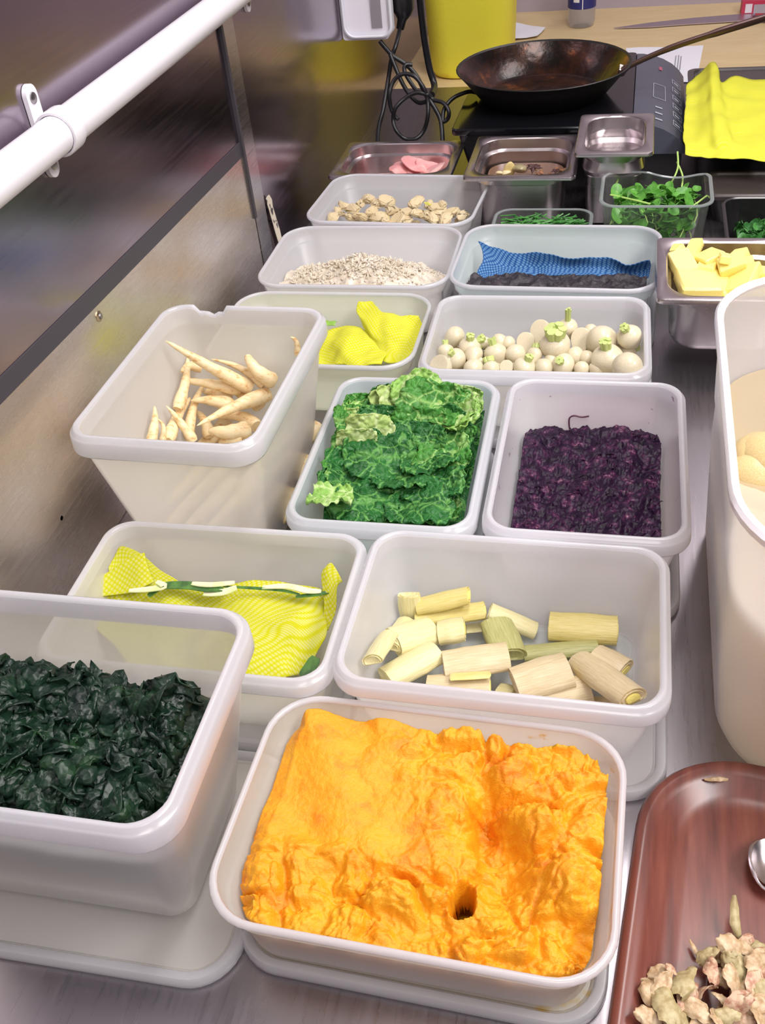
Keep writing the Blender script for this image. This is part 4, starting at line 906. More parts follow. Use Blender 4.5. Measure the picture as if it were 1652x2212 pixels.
def anise(c, r_, lab):
    root = thing('star_anise', lab, 'star anise', c)
    for k in range(8):
        a = k*math.pi/4; d = Vector((math.cos(a), math.sin(a), .25*math.sin(k*3))); m = MB(); m.tube([c, c+d*r_*.5+Vector((0, 0, r_*.2)), c+d*r_*1.15], [r_*.16, r_*.30, r_*.05], 8, flat=.7); m.build('petal', sm, root)
anise(at2(1625, 300, base_z+.016), .013, 'dark star anise beside the shallot'); anise(at2(1780, 320, base_z+.010), .007, 'small broken star anise at right of the spice pan')
m = MB(); c = at2(1740, 330, base_z); 
for k in range(10):
    random.seed(k); p = c+Vector((random.uniform(-.03, .03), random.uniform(-.012, .012), random.uniform(-.002, .004))); m.tube([p, p+Vector((random.uniform(-.006, .006), random.uniform(-.006, .006), .002))], .0022, 6)
tag(m.build('spice_crumbs', plain('spice', (.36, .16, .07), .6), origin=c), 'reddish brown spice crumbs on the pan bottom', 'spice', kind='stuff')
m = MB(); t_ = rrect(-.167, 1.577, .110, .120, .03, .0085); m.loft([rrect(-.163, 1.576, .096, .108, .03, .0035), rrect(-.163, 1.576, .124, .136, .034, base_z)])
tag(m.build('spice_oil', plain('spice_oil', (.20, .11, .07), .2), origin=(-.167, 1.577, .0075)), 'brownish marinade covering the spice pan bottom', 'marinade', kind='stuff')

# ------------------------------------------------------------------ clear punnets, herbs
def punnet(label, cx, cy, w, d, z0, z1, mat, rim=.004, r=.022, tp=.012, wav=0):
    root = thing('herb_punnet', label, 'punnet', (cx, cy, z0)); R = lambda ins, rr, z: rrect(cx, cy, w-2*ins, d-2*ins, rr, z, 0, 7, 10)
    b = MB(); b.loft([R(tp+.004, r-.004, z0), R(tp, r, z0+.004), R(rim+.001, r, z1-.002), R(rim+.0015, r, z1-.002), R(tp+.0006, r, z0+.0045), R(tp+.005, r-.004, z0+.0006)])
    f = MB(); f.loft([R(0, r+.004, z1-.003), R(0, r+.004, z1-.001), R(rim*.5, r+.002, z1), R(rim+.0012, r, z1-.001), R(rim+.001, r, z1-.002), R(rim*.5, r+.002, z1-.001)], loop=True)
    if wav:
        for mm in (b, f):
            for v in mm.v:
                if v.z > z1-.006 and v.y > cy+d*.4: v.z -= wav*max(0, math.sin((v.x-cx)/w*2*math.pi*.9+.5))*.9
    b.build('body', mat, root); f.build('rim', MAT['clear_rim'] if mat is MAT['clear'] else mat, root); return root
MAT['clear_rim'] = poly('clear_rim', (.70, .74, .74), .5, rough=.12)
punnet('clear plastic punnet overflowing with fresh watercress', 0.043, 1.450, .160, .132, .0, .096, MAT['clear'], wav=.010)
punnet('clear plastic punnet of cut chives behind the blue cloth tub', -.120, 1.415, .150, .105, .0, .058, MAT['clear'])
punnet('black plastic tray of chopped parsley behind the butter pan', .250, 1.420, .220, .165, .0, .060, plain('black_tray', (.012, .011, .012), .2, coat=.4))
cl = plain('cress_leaf', (.055, .22, .025), .4, var=((.13, .38, .05), 90, .35, .65)); cs = plain('cress_stem', (.42, .62, .16), .4)
def leaf_into(m, c, r_, mtx, mi=0, el=1.25):
    P = []
    for a in range(6):
        row = []
        for b_ in range(6):
            u, v_ = a/2.5-1, b_/2.5-1; k = max(abs(u), abs(v_))/max(1e-6, math.hypot(u, v_)); row.append(c+mtx @ Vector((u*k*r_*el, v_*k*r_, r_*.3*(u*u+v_*v_)*.5-r_*.1*u)))
        P.append(row)
    m.sheet(P, .0005, mi)
m = MB(); random.seed(5)
for k in range(380):
    u, v_ = random.uniform(-1, 1), random.uniform(-1, 1); z = .014+random.random()**.6*.066+.012*gs(u, v_, .2, 0, .6, .7)
    f = .048+.010*(z/.07); c = Vector((.043+u*f, 1.450+v_*f*.78, z)); mtx = Euler((random.uniform(-.9, .9), random.uniform(-.9, .9), random.uniform(0, 6.3))).to_matrix()
    leaf_into(m, c, random.uniform(.0045, .009), mtx, 0, 1.5)
    if k % 3 == 0:
        d = Vector((random.uniform(-.016, .016), random.uniform(-.016, .016), -.016)); m.tube([c, c+d*.5+Vector((.002, 0, 0)), c+d], .0010, 5, mi=1)
tag(m.build('watercress', [cl, cs], origin=(.043, 1.450, .005)), 'fresh green watercress leaves heaped in the clear punnet', 'watercress', kind='stuff')
for pts, lab in (([(1445, 400, .075), (1455, 385, .082), (1464, 360, .092), (1463, 328, .106)], 'tall watercress stem standing above the punnet'),
                 ([(1472, 405, .075), (1474, 380, .083), (1462, 350, .094)], 'watercress stem bent beside the tallest one'),
                 ([(1318, 421, .080), (1360, 430, .080), (1405, 441, .079)], 'pale watercress stem lying across the punnet front left'),
                 ([(1490, 450, .078), (1510, 435, .080), (1526, 423, .080)], 'short watercress stem poking over the punnet right rim'),
                 ([(1328, 402, .075), (1334, 390, .080), (1337, 378, .086)], 'short watercress stem upright at the left of punnet')):
    m = MB(); P = catmull([at(*p) for p in pts], 5); m.tube(P, .0014, 7); tag(m.build('watercress_stem', cs, origin=P[0]), lab, 'stem')
def herb(name, lab, x0, x1, y0, y1, z0, zt, n_, L, mat, leaf=False, origin=None):
    m = MB(); random.seed(len(name))
    m.loft([rrect((x0+x1)/2, (y0+y1)/2, x1-x0, y1-y0, .01, z0, 0, 4, 3), rrect((x0+x1)/2, (y0+y1)/2, x1-x0, y1-y0, .01, zt-.006, 0, 4, 3)])
    for k in range(n_):
        c = Vector((random.uniform(x0, x1), random.uniform(y0, y1), zt+random.uniform(-.008, .006)))
        if leaf: leaf_into(m, c, random.uniform(.003, .006), Euler((random.uniform(-1.4, 1.4), random.uniform(-1.4, 1.4), random.uniform(0, 6))).to_matrix(), 0, 1.6)
        else:
            a = random.gauss(0, .5); d = Vector((math.cos(a), math.sin(a), random.uniform(-.25, .35)))*L*random.uniform(.5, 1); m.tube([c-d, c, c+d], .0012, 5)
    return tag(m.build(name, mat, origin=((x0+x1)/2, (y0+y1)/2, z0)), lab, 'herb', kind='stuff')
herb('chives', 'dark green cut chives in the clear punnet', -.176, -.064, 1.380, 1.450, .004, .048, 260, .016, plain('chive', (.035, .17, .03), .4, var=((.07, .28, .05), 80, .4, .6)))
herb('parsley', 'curly dark green parsley in the black tray', .165, .335, 1.36, 1.48, .003, .030, 420, .01, plain('parsley', (.03, .14, .03), .45, var=((.08, .28, .06), 80, .4, .6)), True)

# ------------------------------------------------------------------ tall jug with potatoes
JX, JY, JW, JD = .082+.12, .668, .24, .400
jm = poly('jug_poly', (.95, .92, .90), .34)
root = thing('storage_container', 'tall translucent container of potatoes in water at right', 'container', (JX, JY, 0))
R = lambda ins, r, z: rrect(JX, JY, JW-2*ins, JD-2*ins, r, z, 0, 12, 6)
b = MB(); b.loft([R(.034, .05, 0), R(.024, .062, .004), R(.018, .07, .016), R(.011, .075, .12), R(.010, .078, .165), R(.008, .080, .172), R(.0035, .082, .247), R(.0055, .081, .247), R(.0100, .079, .173), R(.012, .077, .166), R(.013, .073, .12), R(.020, .068, .017), R(.026, .06, .006), R(.036, .048, .002)])
b.build('body', jm, root)
b = MB(); b.loft([R(.003, .083, .243), R(-.0005, .084, .244), R(-.001, .085, .249), R(.001, .084, .252), R(.005, .081, .252), R(.0066, .08, .249), R(.0056, .081, .246)], loop=True)
b.build('rim', plain('rim_white', (.90, .87, .90), .25, coat=.3), root)
mw = bpy.data.materials.new('cloudy_water'); mw.use_nodes = True; nt = mw.node_tree; nt.nodes.clear(); out = nt.nodes.new('ShaderNodeOutputMaterial')
tp = nt.nodes.new('ShaderNodeBsdfTransparent'); df = nt.nodes.new('ShaderNodeBsdfDiffuse'); df.inputs[0].default_value = (.66, .56, .38, 1); tp.inputs[0].default_value = (.97, .93, .82, 1)
gl = nt.nodes.new('ShaderNodeBsdfGlossy'); gl.inputs['Roughness'].default_value = .04; fr = front_fresnel(nt, 1.33)
m1 = nt.nodes.new('ShaderNodeMixShader'); m1.inputs[0].default_value = .42; nt.links.new(tp.outputs[0], m1.inputs[1]); nt.links.new(df.outputs[0], m1.inputs[2])
m2 = nt.nodes.new('ShaderNodeMixShader'); nt.links.new(fr.outputs[0], m2.inputs[0]); nt.links.new(m1.outputs[0], m2.inputs[1]); nt.links.new(gl.outputs[0], m2.inputs[2]); nt.links.new(m2.outputs[0], out.inputs[0])
b = MB(); b.loft([R(.037, .047, .0025), R(.028, .058, .007), R(.0215, .066, .018), R(.0145, .072, .12), R(.0135, .076, .162)])
tag(b.build('cloudy_water', mw, origin=(JX, JY, .0025)), 'cloudy starchy water filling the tall container', 'water', kind='stuff')
pmt = plain('potato', (.58, .43, .19), .4, var=((.66, .52, .27), 30, .4, .6), sub=.2)
for i, (px, py, z, r_, lab) in enumerate([(1612, 1035, .150, .030, 'peeled potato nearest the container front rim'), (1608, 985, .158, .024, 'small peeled potato behind the front one'), (1655, 1000, .158, .030, 'peeled potato cut by the right edge of photo')]):
    c = at(px, py, z); c.x = max(c.x, .077+.024+r_)
    m = MB(); rings = []
    for k in range(15):
        a = -math.pi/2+math.pi*k/14; rings.append([Vector((math.cos(q)*max(math.cos(a), .02)*(1+.06*math.sin(2*q+i)), math.sin(q)*max(math.cos(a), .02)*.9, math.sin(a)*.85)) for q in [2*math.pi*s/22 for s in range(22)]])
    m.loft(rings); o = m.build('potato', pmt); o.location = c; o.rotation_euler = (.4*i, .3, i); o.scale = (r_*1.15, r_, r_); tag(o, lab, 'potato', 'potatoes in the tall container')
for k in range(10):
    o2 = o.copy(); COL.objects.link(o2); o2.location = (JX-.045+.052*(k % 3), JY-.07+.060*((k//3) % 3), .040+.055*(k % 2)+.01*(k//3)); o2.rotation_euler = (k, k*2, k); o2.scale = (.028, .025, .024); o2['label'] = 'peeled potato deep in the cloudy water'

# ------------------------------------------------------------------ wooden tray with garlic skins
mt, nt, b = nmat('mahogany'); n = tex_noise(nt, 10, 6, .6, 'Object', (9, .8, 2)); r = ramp(nt, n.outputs[0], [(.3, (.085, .022, .016)), (.5, (.15, .040, .028)), (.7, (.20, .062, .042))])
nt.links.new(r.outputs[0], b.inputs['Base Color']); b.inputs['Roughness'].default_value = .30; b.inputs['Coat Weight'].default_value = .3; b.inputs['Coat Roughness'].default_value = .25
TX0, TX1, TY0, TY1 = .030, .36, .02, .492
R = lambda ins, r, z: rrect(.187, .256, .33-2*ins, .472-2*ins, r, z, -.10, 12, 8)
m = MB(); m.loft([R(.006, .07, .0), R(.001, .075, .004), R(0, .076, .016), R(.003, .074, .021), R(.008, .070, .0215), R(.016, .062, .018), R(.026, .052, .011), R(.034, .044, .0085), R(.040, .038, .008)])
tag(m.build('wooden_tray', mt, origin=((TX0+TX1)/2, (TY0+TY1)/2, 0)), 'reddish brown wooden tray with raised rounded rim at front right', 'tray').data.set_sharp_from_angle(angle=D(60))
gpm = plain('garlic_skin', (.44, .29, .15), .5, var=((.60, .46, .29), 2.5, .40, .6)); gpm2 = plain('peel_green', (.36, .28, .13), .5, var=((.48, .41, .22), 2.5, .4, .6)); gpk = plain('garlic_skin_pink', (.40, .19, .12), .5, var=((.58, .41, .27), 2.5, .4, .55))
def peel_mesh(seed, mat, long=False):
    random.seed(seed); P = []; ph = random.uniform(0, 9); cu = random.uniform(1.2, 2.6); tw = random.uniform(-1.2, 1.2)
    for i in range(13):
        row = []
        for j in range(15):
            a, b_ = i/6-1, j/7-1; nz = lambda q, f=1: noise.noise(Vector((b_*2.6*f+ph, a*2.2*f, q)))
            w = (1-.6*abs(b_)**3)*(1+.5*noise.noise(Vector((b_*2.2, ph, (a > 0)*3))))
            if long: x, y = a*.20*w, b_*1.1; z = .22*math.sin(b_*3+ph)-.15*a*a; x += .12*math.sin(b_*2.5+ph)
            else:
                x, y = math.sin(a*cu*.6)*.62*w+.12*nz(3), b_*.95+.12*nz(7); z = math.cos(a*cu*.6)*.45-.4+.30*(1-b_*b_)+.18*nz(1)+.05*nz(5, 3)
                x, z = x*math.cos(tw*b_)-z*math.sin(tw*b_), x*math.sin(tw*b_)+z*math.cos(tw*b_)
            row.append(Vector((x, y, z*.8)))
        P.append(row)
    m = MB(); m.sheet(P, .035); return m.build('garlic_peel', mat)
GP = {}
for s_ in range(4): GP[s_] = peel_mesh(s_+60, [gpm, gpm2, gpk, gpm][s_])
GP['long'] = peel_mesh(77, gpm2, True); GP['long2'] = peel_mesh(78, gpm, True)
def atray(x, y, z): return at(1280+x/3.737, 1620+y/3.737, z)
PL = [(540, 1800, 70), (740, 1870, 120), (640, 1790, 50), (450, 1890, 70), (520, 2000, 110), (600, 2080, 120), (760, 2000, 110), (840, 2100, 100), (450, 2160, 80), (680, 2180, 110), (900, 1960, 80), (560, 1900, 90), (860, 2180, 90),
      (930, 1660, 75), (960, 1780, 90), (1040, 1640, 60), (1140, 1620, 110), (1120, 1760, 90), (1200, 1560, 80), (1260, 1640, 90), (1330, 1700, 90), (1210, 1800, 110), (1290, 1860, 100), (1120, 1880, 100), (1240, 1960, 110),
      (1350, 1960, 90), (1150, 2050, 110), (1260, 2090, 110), (1350, 2060, 90), (1090, 2130, 80), (1200, 2170, 100), (1330, 2180, 100), (1030, 2000, 50), (1300, 1580, 70), (1380, 1820, 80), (1000, 2190, 70), (1040, 1840, 70), (1180, 1690, 80), (1370, 1640, 70), (1060, 2080, 60)]
items = []
for i, (x, y, rp) in enumerate(PL):
    random.seed(i+5); r_ = rp/3.737/3350*1.5; z = .012+.6*r_+.004*(i % 3)
    o = put(i % 4, GP, atray(x, y, z), (random.uniform(-.8, .8), random.uniform(-.8, .8), random.uniform(0, 6.3)), (r_, r_, r_)); tag(o, '', 'garlic peel', 'garlic and root peelings on the wooden tray'); items.append((o, x, y, ['cream', 'greenish', 'pinkish', 'cream'][i % 4]))
auto_labels(items, 'garlic peel', 'on the tray', 5)
for i, (x0, y0, x1, y1, z, kd, lab) in enumerate([(1130, 1170, 1190, 1540, .030, 'long', 'long greenish peel standing up from the heap'), (780, 1530, 880, 1690, .016, 'long2', 'thin curved cream peel at the left edge of the heap'), (1010, 1560, 1060, 1760, .020, 'long2', 'narrow cream peel pointing up beside the long one'), (1060, 1690, 900, 1720, .018, 'long', 'greenish peel lying sideways near the heap top'),
                                    (905, 232, 1095, 228, .0225, 'long2', 'single pale peel lying on the tray rim')]):
    p0, p1 = atray(x0, y0, z), atray(x1, y1, max(.012, z-.012) if i < 4 else z); L = (p1-p0).length/2.2; d = (p1-p0).normalized()
    o = put(kd, GP, (p0+p1)/2, (0, 0, 0), (L*1.1, L, L)); o.rotation_euler = (math.asin(d.z), 0, math.atan2(d.y, d.x)-math.pi/2); tag(o, lab, 'garlic peel', 'garlic and root peelings on the wooden tray')
# steel spoon end entering at the right of the tray
m = MB(); c = at(1662, 1865, .020); 
P = [c+Vector((math.cos(a)*.014, math.sin(a)*.020, .003*math.cos(a*2))) for a in [math.pi*2*k/28 for k in range(28)]]
m.tube(P+[P[0]], .0013, 8, cap=False)
P2 = [[c+Vector((math.cos(a)*.012*s, math.sin(a)*.018*s, -.005+.006*s*s)) for a in [math.pi*2*k/28 for k in range(29)]] for s in (.05, .3, .6, .85, 1.05)]
m.sheet(P2, .0008); m.tube([c+Vector((.012, .006, 0)), c+Vector((.06, .03, .010)), c+Vector((.12, .05, .016))], .003, 8, flat=.4)
tag(m.build('spoon', MAT['pan_steel'], origin=c), 'steel spoon tip reaching over the tray from the right', 'spoon')

# ------------------------------------------------------------------ wall pipe, clips, bolts, tape
y0, y1 = at_x(0, 387, -.507), at_x(490, 2, -.507)
dirp = (y1-y0)
root = thing('wall_pipe', 'white painted pipe running along the steel wall', 'pipe', y0-dirp*1.2)
m = MB(); m.tube([y0-dirp*1.2+dirp*3.4*k/20 for k in range(21)], .0172, 24); m.build('pipe', MAT['white_paint'], root)
def pipeclip(f, lab):
    c = y0+dirp*f; root = thing('pipe_clip', lab, 'pipe clip', c, 'white clips holding the pipe'); d = dirp.normalized(); n1 = Vector((0, 0, 1)); n1 = (n1-d*n1.dot(d)).normalized(); n2 = d.cross(n1)
    m = MB(); rings = []
    for rr, s in ((.0178, -.011), (.0200, -.011), (.0206, -.009), (.0206, .009), (.0200, .011), (.0178, .011)):
        rings.append([c+d*s+n1*math.cos(q)*rr+n2*math.sin(q)*rr for q in [2*math.pi*k/28 for k in range(28)]])
    m.loft(rings, loop=True); m.build('collar', MAT['white_paint'], root)
    for sgn in (1, -1):
        m = MB(); out = []
        for x in (XW+.0005, XW+.0050):
            ring = []
            for k in range(20):
                a = math.pi*k/19; ring.append(Vector((x, c.y-math.cos(a)*.0095*sgn, c.z+sgn*(.032+math.sin(a)*.010))))
            ring += [Vector((x, c.y+.0095*sgn, c.z+sgn*.006)), Vector((x, c.y-.0095*sgn, c.z+sgn*.006))]
            out.append(ring)
        m.loft(out); o = m.build('tab', MAT['white_paint'], root, sharp=30)
        m = MB(); m.tube([(XW+.0045, c.y, c.z+sgn*.030), (XW+.0062, c.y, c.z+sgn*.030), (XW+.0072, c.y, c.z+sgn*.030)], [.0052, .0050, .003], 14); m.build('screw', MAT['screw'], root)
    m = MB(); m.box(XW+.0005, c.x-.012, c.y-.008, c.y+.008, c.z-.012, c.z+.012); m.build('spacer', MAT['white_paint'], root)
pc = at_x(128, 272, -.507); f0 = (pc-y0).dot(dirp)/dirp.dot(dirp)
pipeclip(f0, 'white pipe clip with two screws at the left of photo'); pipeclip(f0+(at_x(556, -40, -.507)-pc).length/dirp.length, 'white pipe clip at the top edge of the photo')
def bolt(px, py, r_, lab, mat):
    c = at_x(px, py, XW); root = thing('wall_bolt', lab, 'bolt', c); m = MB(); m.tube([c, c+Vector((.002, 0, 0)), c+Vector((.003, 0, 0))], [r_, r_, r_*.75], 18); m.build('washer', mat, root)
    m = MB(); m.tube([c+Vector((.003, 0, 0)), c+Vector((.0045, 0, 0))], [r_*.55, r_*.45], 12); m.build('head', MAT['screw'], root)
bolt(211, 683, .0058, 'brass-ringed bolt in the steel wall below the dark band', MAT['brass'])
m = MB(); c = at_x(131, 1119, XW); m.tube([c, c+Vector((.0012, 0, 0))], .0026, 12); tag(m.build('rivet', MAT['darkband'], origin=c), 'small dark rivet low on the steel wall', 'rivet')
m = MB(); random.seed(2); a0 = at_x(577, 432, XW+.0035); rows = []
for k in range(9):
    p = at_x(574+30*k/8, 430+105*k/8, XW+.0042); wd = .022*(1-.25*random.random()); rows.append([Vector((p.x, p.y+.001*random.random(), p.z)), Vector((p.x, p.y+wd*.5, p.z+.001)), Vector((p.x, p.y+wd, p.z))])
m.sheet(rows, .0006); tag(m.build('tape', plain('old_tape', (.70, .62, .50), .7, var=((.05, .045, .05), 60, .60, .64)), origin=a0), 'torn cream tape stuck low on the wall strip', 'tape')

# ------------------------------------------------------------------ socket box, plug, cables
root = thing('socket_box', 'white socket box fixed to the steel wall at the top', 'socket', (XW, 1.90, .205)); 
SX0, SX1, SY, SZ0, SZ1 = XW+.0005, XW+.088, 1.885, .203, .42
m = MB()
ring = lambda y, ins: [Vector((p.x, y, p.y)) for p in rrect((SX0+SX1)/2, (SZ0+SZ1)/2, SX1-SX0-2*ins, SZ1-SZ0-2*ins, .006, 0, 0, 4, 2)]
m.loft([ring(SY, .001), ring(SY+.001, 0), ring(SY+.055, 0)]); m.build('box', MAT['white_plastic'], root, sharp=30)
m = MB(); ring = lambda y, ins, r: [Vector((p.x, y, p.y)) for p in rrect((SX0+SX1)/2+.007, (SZ0+SZ1)/2+.004, SX1-SX0+.006-2*ins, SZ1-SZ0-2*ins, r, 0, 0, 8, 2)]
m.loft([ring(SY-.001, 0, .02), ring(SY-.006, 0, .02), ring(SY-.008, .002, .02), ring(SY-.008, .004, .018), ring(SY-.006, .005, .017), ring(SY-.001, .005, .017)], loop=True); m.build('bezel', plain('bezel', (.72, .72, .78), .3), root)
m = MB(); m.loft([ring(SY-.0035, .005, .017), ring(SY-.0025, .005, .017)]); m.build('cover', poly('cover_clear', (.95, .93, .97), .8, rough=.1), root)
m = MB(); m.box(SX1-.030, SX1-.010, SY-.0025, SY-.001, SZ0+.02, SZ1-.02); m.build('switch_strip', plain('switch_grey', (.42, .38, .42), .4), root)
cab = MAT['black_plastic']
def cable(pts, r_, name, lab, par=None):
    P = catmull([at_y(x, y, yy) for x, y, yy in pts], 8); m = MB(); m.tube(P, r_, 10)
    if par: return m.build(name, cab, par)
    return tag(m.build(name, cab, origin=P[0]), lab, 'cable')
root = thing('plug', 'black plug with cable hanging below it beside the socket box', 'plug', at_y(864, 20, 1.965))
m = MB(); a_, b_ = at_y(868, -30, 1.965), at_y(870, 30, 1.965); m.tube([a_, a_.lerp(b_, .8), b_, at_y(868, 42, 1.965), at_y(864, 62, 1.965)], [.022, .022, .016, .009, .0075], 16); m.build('plug_body', cab, root)
cable([(864, 60, 1.965), (856, 95, 1.92), (846, 125, 1.91), (838, 175, 1.90), (828, 235, 1.87), (818, 275, 1.84), (815, 318, 1.80)], .0042, 'cord', '', root)
cable([(820, 88, 1.89), (834, 105, 1.89), (850, 122, 1.89), (878, 140, 1.89), (900, 165, 1.88), (915, 195, 1.86), (926, 215, 1.84), (940, 235, 1.83), (952, 262, 1.82), (956, 305, 1.80)], .0042, 'power_cable', 'black cable sloping down right from beside the socket box')
cable([(843, 118, 1.88), (858, 155, 1.87), (872, 185, 1.86), (888, 208, 1.85), (905, 222, 1.84), (925, 218, 1.83)], .0040, 'power_cable', 'black cable crossing behind the coiled loops')
cable([(890, 140, 1.87), (876, 140, 1.865), (874, 155, 1.86), (888, 180, 1.85), (905, 200, 1.84), (922, 200, 1.84), (935, 215, 1.84), (957, 222, 1.83), (969, 240, 1.82), (967, 256, 1.82), (957, 262, 1.82), (958, 240, 1.83), (968, 222, 1.84), (985, 208, 1.85), (1012, 198, 1.86), (1030, 200, 1.87)], .0038, 'power_cable', 'black hob cable curling off to the right')
cable([(925, 205, 1.83), (900, 200, 1.83), (875, 212, 1.83), (855, 232, 1.82), (849, 258, 1.82), (856, 282, 1.81), (874, 299, 1.81), (897, 300, 1.81), (915, 282, 1.82), (924, 250, 1.82), (923, 215, 1.83), (915, 190, 1.83), (895, 165, 1.835), (870, 160, 1.84), (850, 175, 1.84), (841, 205, 1.83), (846, 238, 1.83), (860, 258, 1.82)], .0038, 'power_cable', 'black cable coiled in loops against the wall')
cable([(905, -20, 2.02), (911, 40, 2.03), (918, 95, 2.04), (928, 150, 2.04), (938, 185, 2.03), (932, 205, 1.98)], .0068, 'thick_cable', 'thick black cable running down beside the yellow bin')

# ------------------------------------------------------------------ induction hob
hx0, hx1, hy0, hy1, hz = -.302, .004, 1.702, 2.125, .100
root = thing('induction_hob', 'black portable induction hob under the frying pan', 'hob', ((hx0+hx1)/2, (hy0+hy1)/2, 0))
m = MB(); R = lambda ins, z: rrect((hx0+hx1)/2, (hy0+hy1)/2, hx1-hx0-2*ins, hy1-hy0-2*ins, .008, z, 0, 4, 2)
m.loft([R(.030, .0), R(.012, .075), R(.010, .088)]); m.build('housing', cab, root)
m = MB(); m.loft([R(.001, .0885), R(0, .091), R(0, .098), R(.002, .1)]); m.build('glass_top', MAT['black_glass'], root, sharp=30)
prof = [(.004, .100), (.016, .0995), (.034, .096), (.054, .089), (.072, .079), (.086, .067), (.096, .054), (.094, .048), (.004, .048)]
m = MB(); m.loft([[Vector((x, y, z)) for x, z in prof] for y in (hy0+.012, hy0+.014, hy1-.014, hy1-.012)]); pn = m.build('control_panel', plain('panel_grey', (.075, .08, .11), .35), root, sharp=50)
m = MB(); m.box(.004, .088, hy0+.02, hy1-.02, .0, .048); m.build('foot', cab, root)
subparent(pn, root)
btn = plain('button_print', (.42, .44, .52), .4)
def onpanel(s):                                # arc position along the curved panel
    pr = prof[:7]; L = [0]
    for a, b_ in zip(pr, pr[1:]): L.append(L[-1]+math.hypot(b_[0]-a[0], b_[1]-a[1]))
    s *= L[-1]
    for i in range(6):
        if s <= L[i+1]: f = (s-L[i])/(L[i+1]-L[i]); return pr[i][0]+(pr[i+1][0]-pr[i][0])*f, pr[i][1]+(pr[i+1][1]-pr[i][1])*f
    return pr[-2]
def frame(s0, s1, y0_, y1_, w=.0012, fill=False):
    m = MB()
    def quad(sa, sb, ya, yb):
        N = 4; vs = []
        for i in range(N+1):
            x, z = onpanel(sa+(sb-sa)*i/N); vs += [Vector((x+.0005, ya, z+.0009)), Vector((x+.0005, yb, z+.0009))]
        m.add(vs, [(2*i, 2*i+1, 2*i+3, 2*i+2) for i in range(N)])
    if fill: quad(s0, s1, y0_, y1_)
    else:
        ds = w/.115; quad(s0, s0+ds, y0_, y1_); quad(s1-ds, s1, y0_, y1_); quad(s0, s1, y0_, y0_+w*1.6); quad(s0, s1, y1_-w*1.6, y1_)
    return m
for k in range(6):
    frame(.66, .86, 1.76+.045*k, 1.785+.045*k).build('button', btn, pn)
    frame(.70, .80, 1.768+.045*k, 1.775+.045*k, fill=True).build('button_mark', btn, pn)
frame(.30, .52, 1.86, 1.94).build('display', btn, pn)
for k in range(3): frame(.34, .46, 1.75+.03*k, 1.756+.03*k, fill=True).build('button_mark', btn, pn)
frame(.40, .46, 2.03, 2.05, fill=True).build('button_mark', plain('red_mark', (.45, .10, .16), .4), pn)

# ------------------------------------------------------------------ frying pan
pc = Vector((-.160, 1.875, .1005)); mt, nt, b = nmat('seasoned_iron'); n = tex_noise(nt, 16, 5, .65); r = ramp(nt, n.outputs[0], [(.40, (.012, .008, .007)), (.58, (.05, .018, .010)), (.70, (.26, .075, .02))])
nt.links.new(r.outputs[0], b.inputs['Base Color']); b.inputs['Roughness'].default_value = .22; b.inputs['Metallic'].default_value = .35; n2 = tex_noise(nt, 60, 4); add_bump(nt, b, n2.outputs[0], .4, .002)
mo = plain('pan_outside', (.012, .010, .010), .4, bump=(60, .4))
root = thing('frying_pan', 'black seasoned iron frying pan standing on the hob', 'frying pan', pc)
def lathe(m, c, prof_, n_=48, mi=0): m.loft([[c+Vector((r_*math.cos(q), r_*math.sin(q), z)) for q in [2*math.pi*k/n_ for k in range(n_)]] for r_, z in prof_], mi=mi)
m = MB(); lathe(m, pc, [(.095, 0), (.112, .002), (.142, .038), (.1545, .052), (.1565, .0535), (.1545, .0545), (.151, .052)]); 
m.f.pop(); m.m.pop(); m.build('bowl', mo, root, sharp=60)
m = MB(); lathe(m, pc, [(.151, .052), (.140, .040), (.112, .006), (.100, .0035), (.05, .003), (.004, .003)]); m.f.pop(-2); m.m.pop(-2); m.build('cooking_surface', mt, root, sharp=60)
h0 = Vector((pc.x+.150, pc.y-.004, pc.z+.045)); h1 = at_y(1652, 38, 1.96); h2 = h1+(h1-h0)*.25
hP = catmull([h0-Vector((.012, 0, .012)), h0, h0.lerp(h1, .30)+Vector((0, 0, .006)), h0.lerp(h1, .65)+Vector((0, 0, .004)), h1, h2], 5); m = MB(); m.tube(hP, [.011]*5+[.0085]*5+[.0095]*5+[.0115]*11, 14, flat=.55); m.build('handle', plain('iron_handle', (.10, .055, .05), .35, .6), root)
m = MB()
for s_ in (-.012, 0, .012): m.tube([pc+Vector((.139, s_, .040)), pc+Vector((.134, s_, .043))], [.004, .003], 10)
m.build('rivets', plain('rivet_metal', (.55, .50, .45), .3, 1), root)

# ------------------------------------------------------------------ yellow bin, bottle, knife, papers
mt, nt, b = nmat('yellow_bin'); b.inputs['Base Color'].default_value = (.84, .76, .055, 1); b.inputs['Roughness'].default_value = .45; n = tex_noise(nt, 160, 3); add_bump(nt, b, n.outputs[0], .2, .002)
root = thing('yellow_bin', 'tall yellow plastic bin standing behind the frying pan', 'bin', (-.366, 2.36, 0)); R = lambda ins, z: rrect(-.366, 2.40, .185-2*ins, .17-2*ins, .055, z, .0, 10, 3)
m = MB(); m.loft([R(.014, 0), R(.006, .004), R(0, .018), R(-.016, .40), R(-.014, .40), R(.002, .020), R(.012, .006)]); m.build('body', mt, root)
m = MB(); m.loft([R(-.015, .392), R(-.020, .392), R(-.021, .402), R(-.014, .404), R(-.013, .398)], loop=True); m.build('rim', mt, root)
root = thing('water_bottle', 'clear plastic water bottle with dark blue label', 'bottle', at(1255, 60, 0)); c = at(1255, 56, 0)
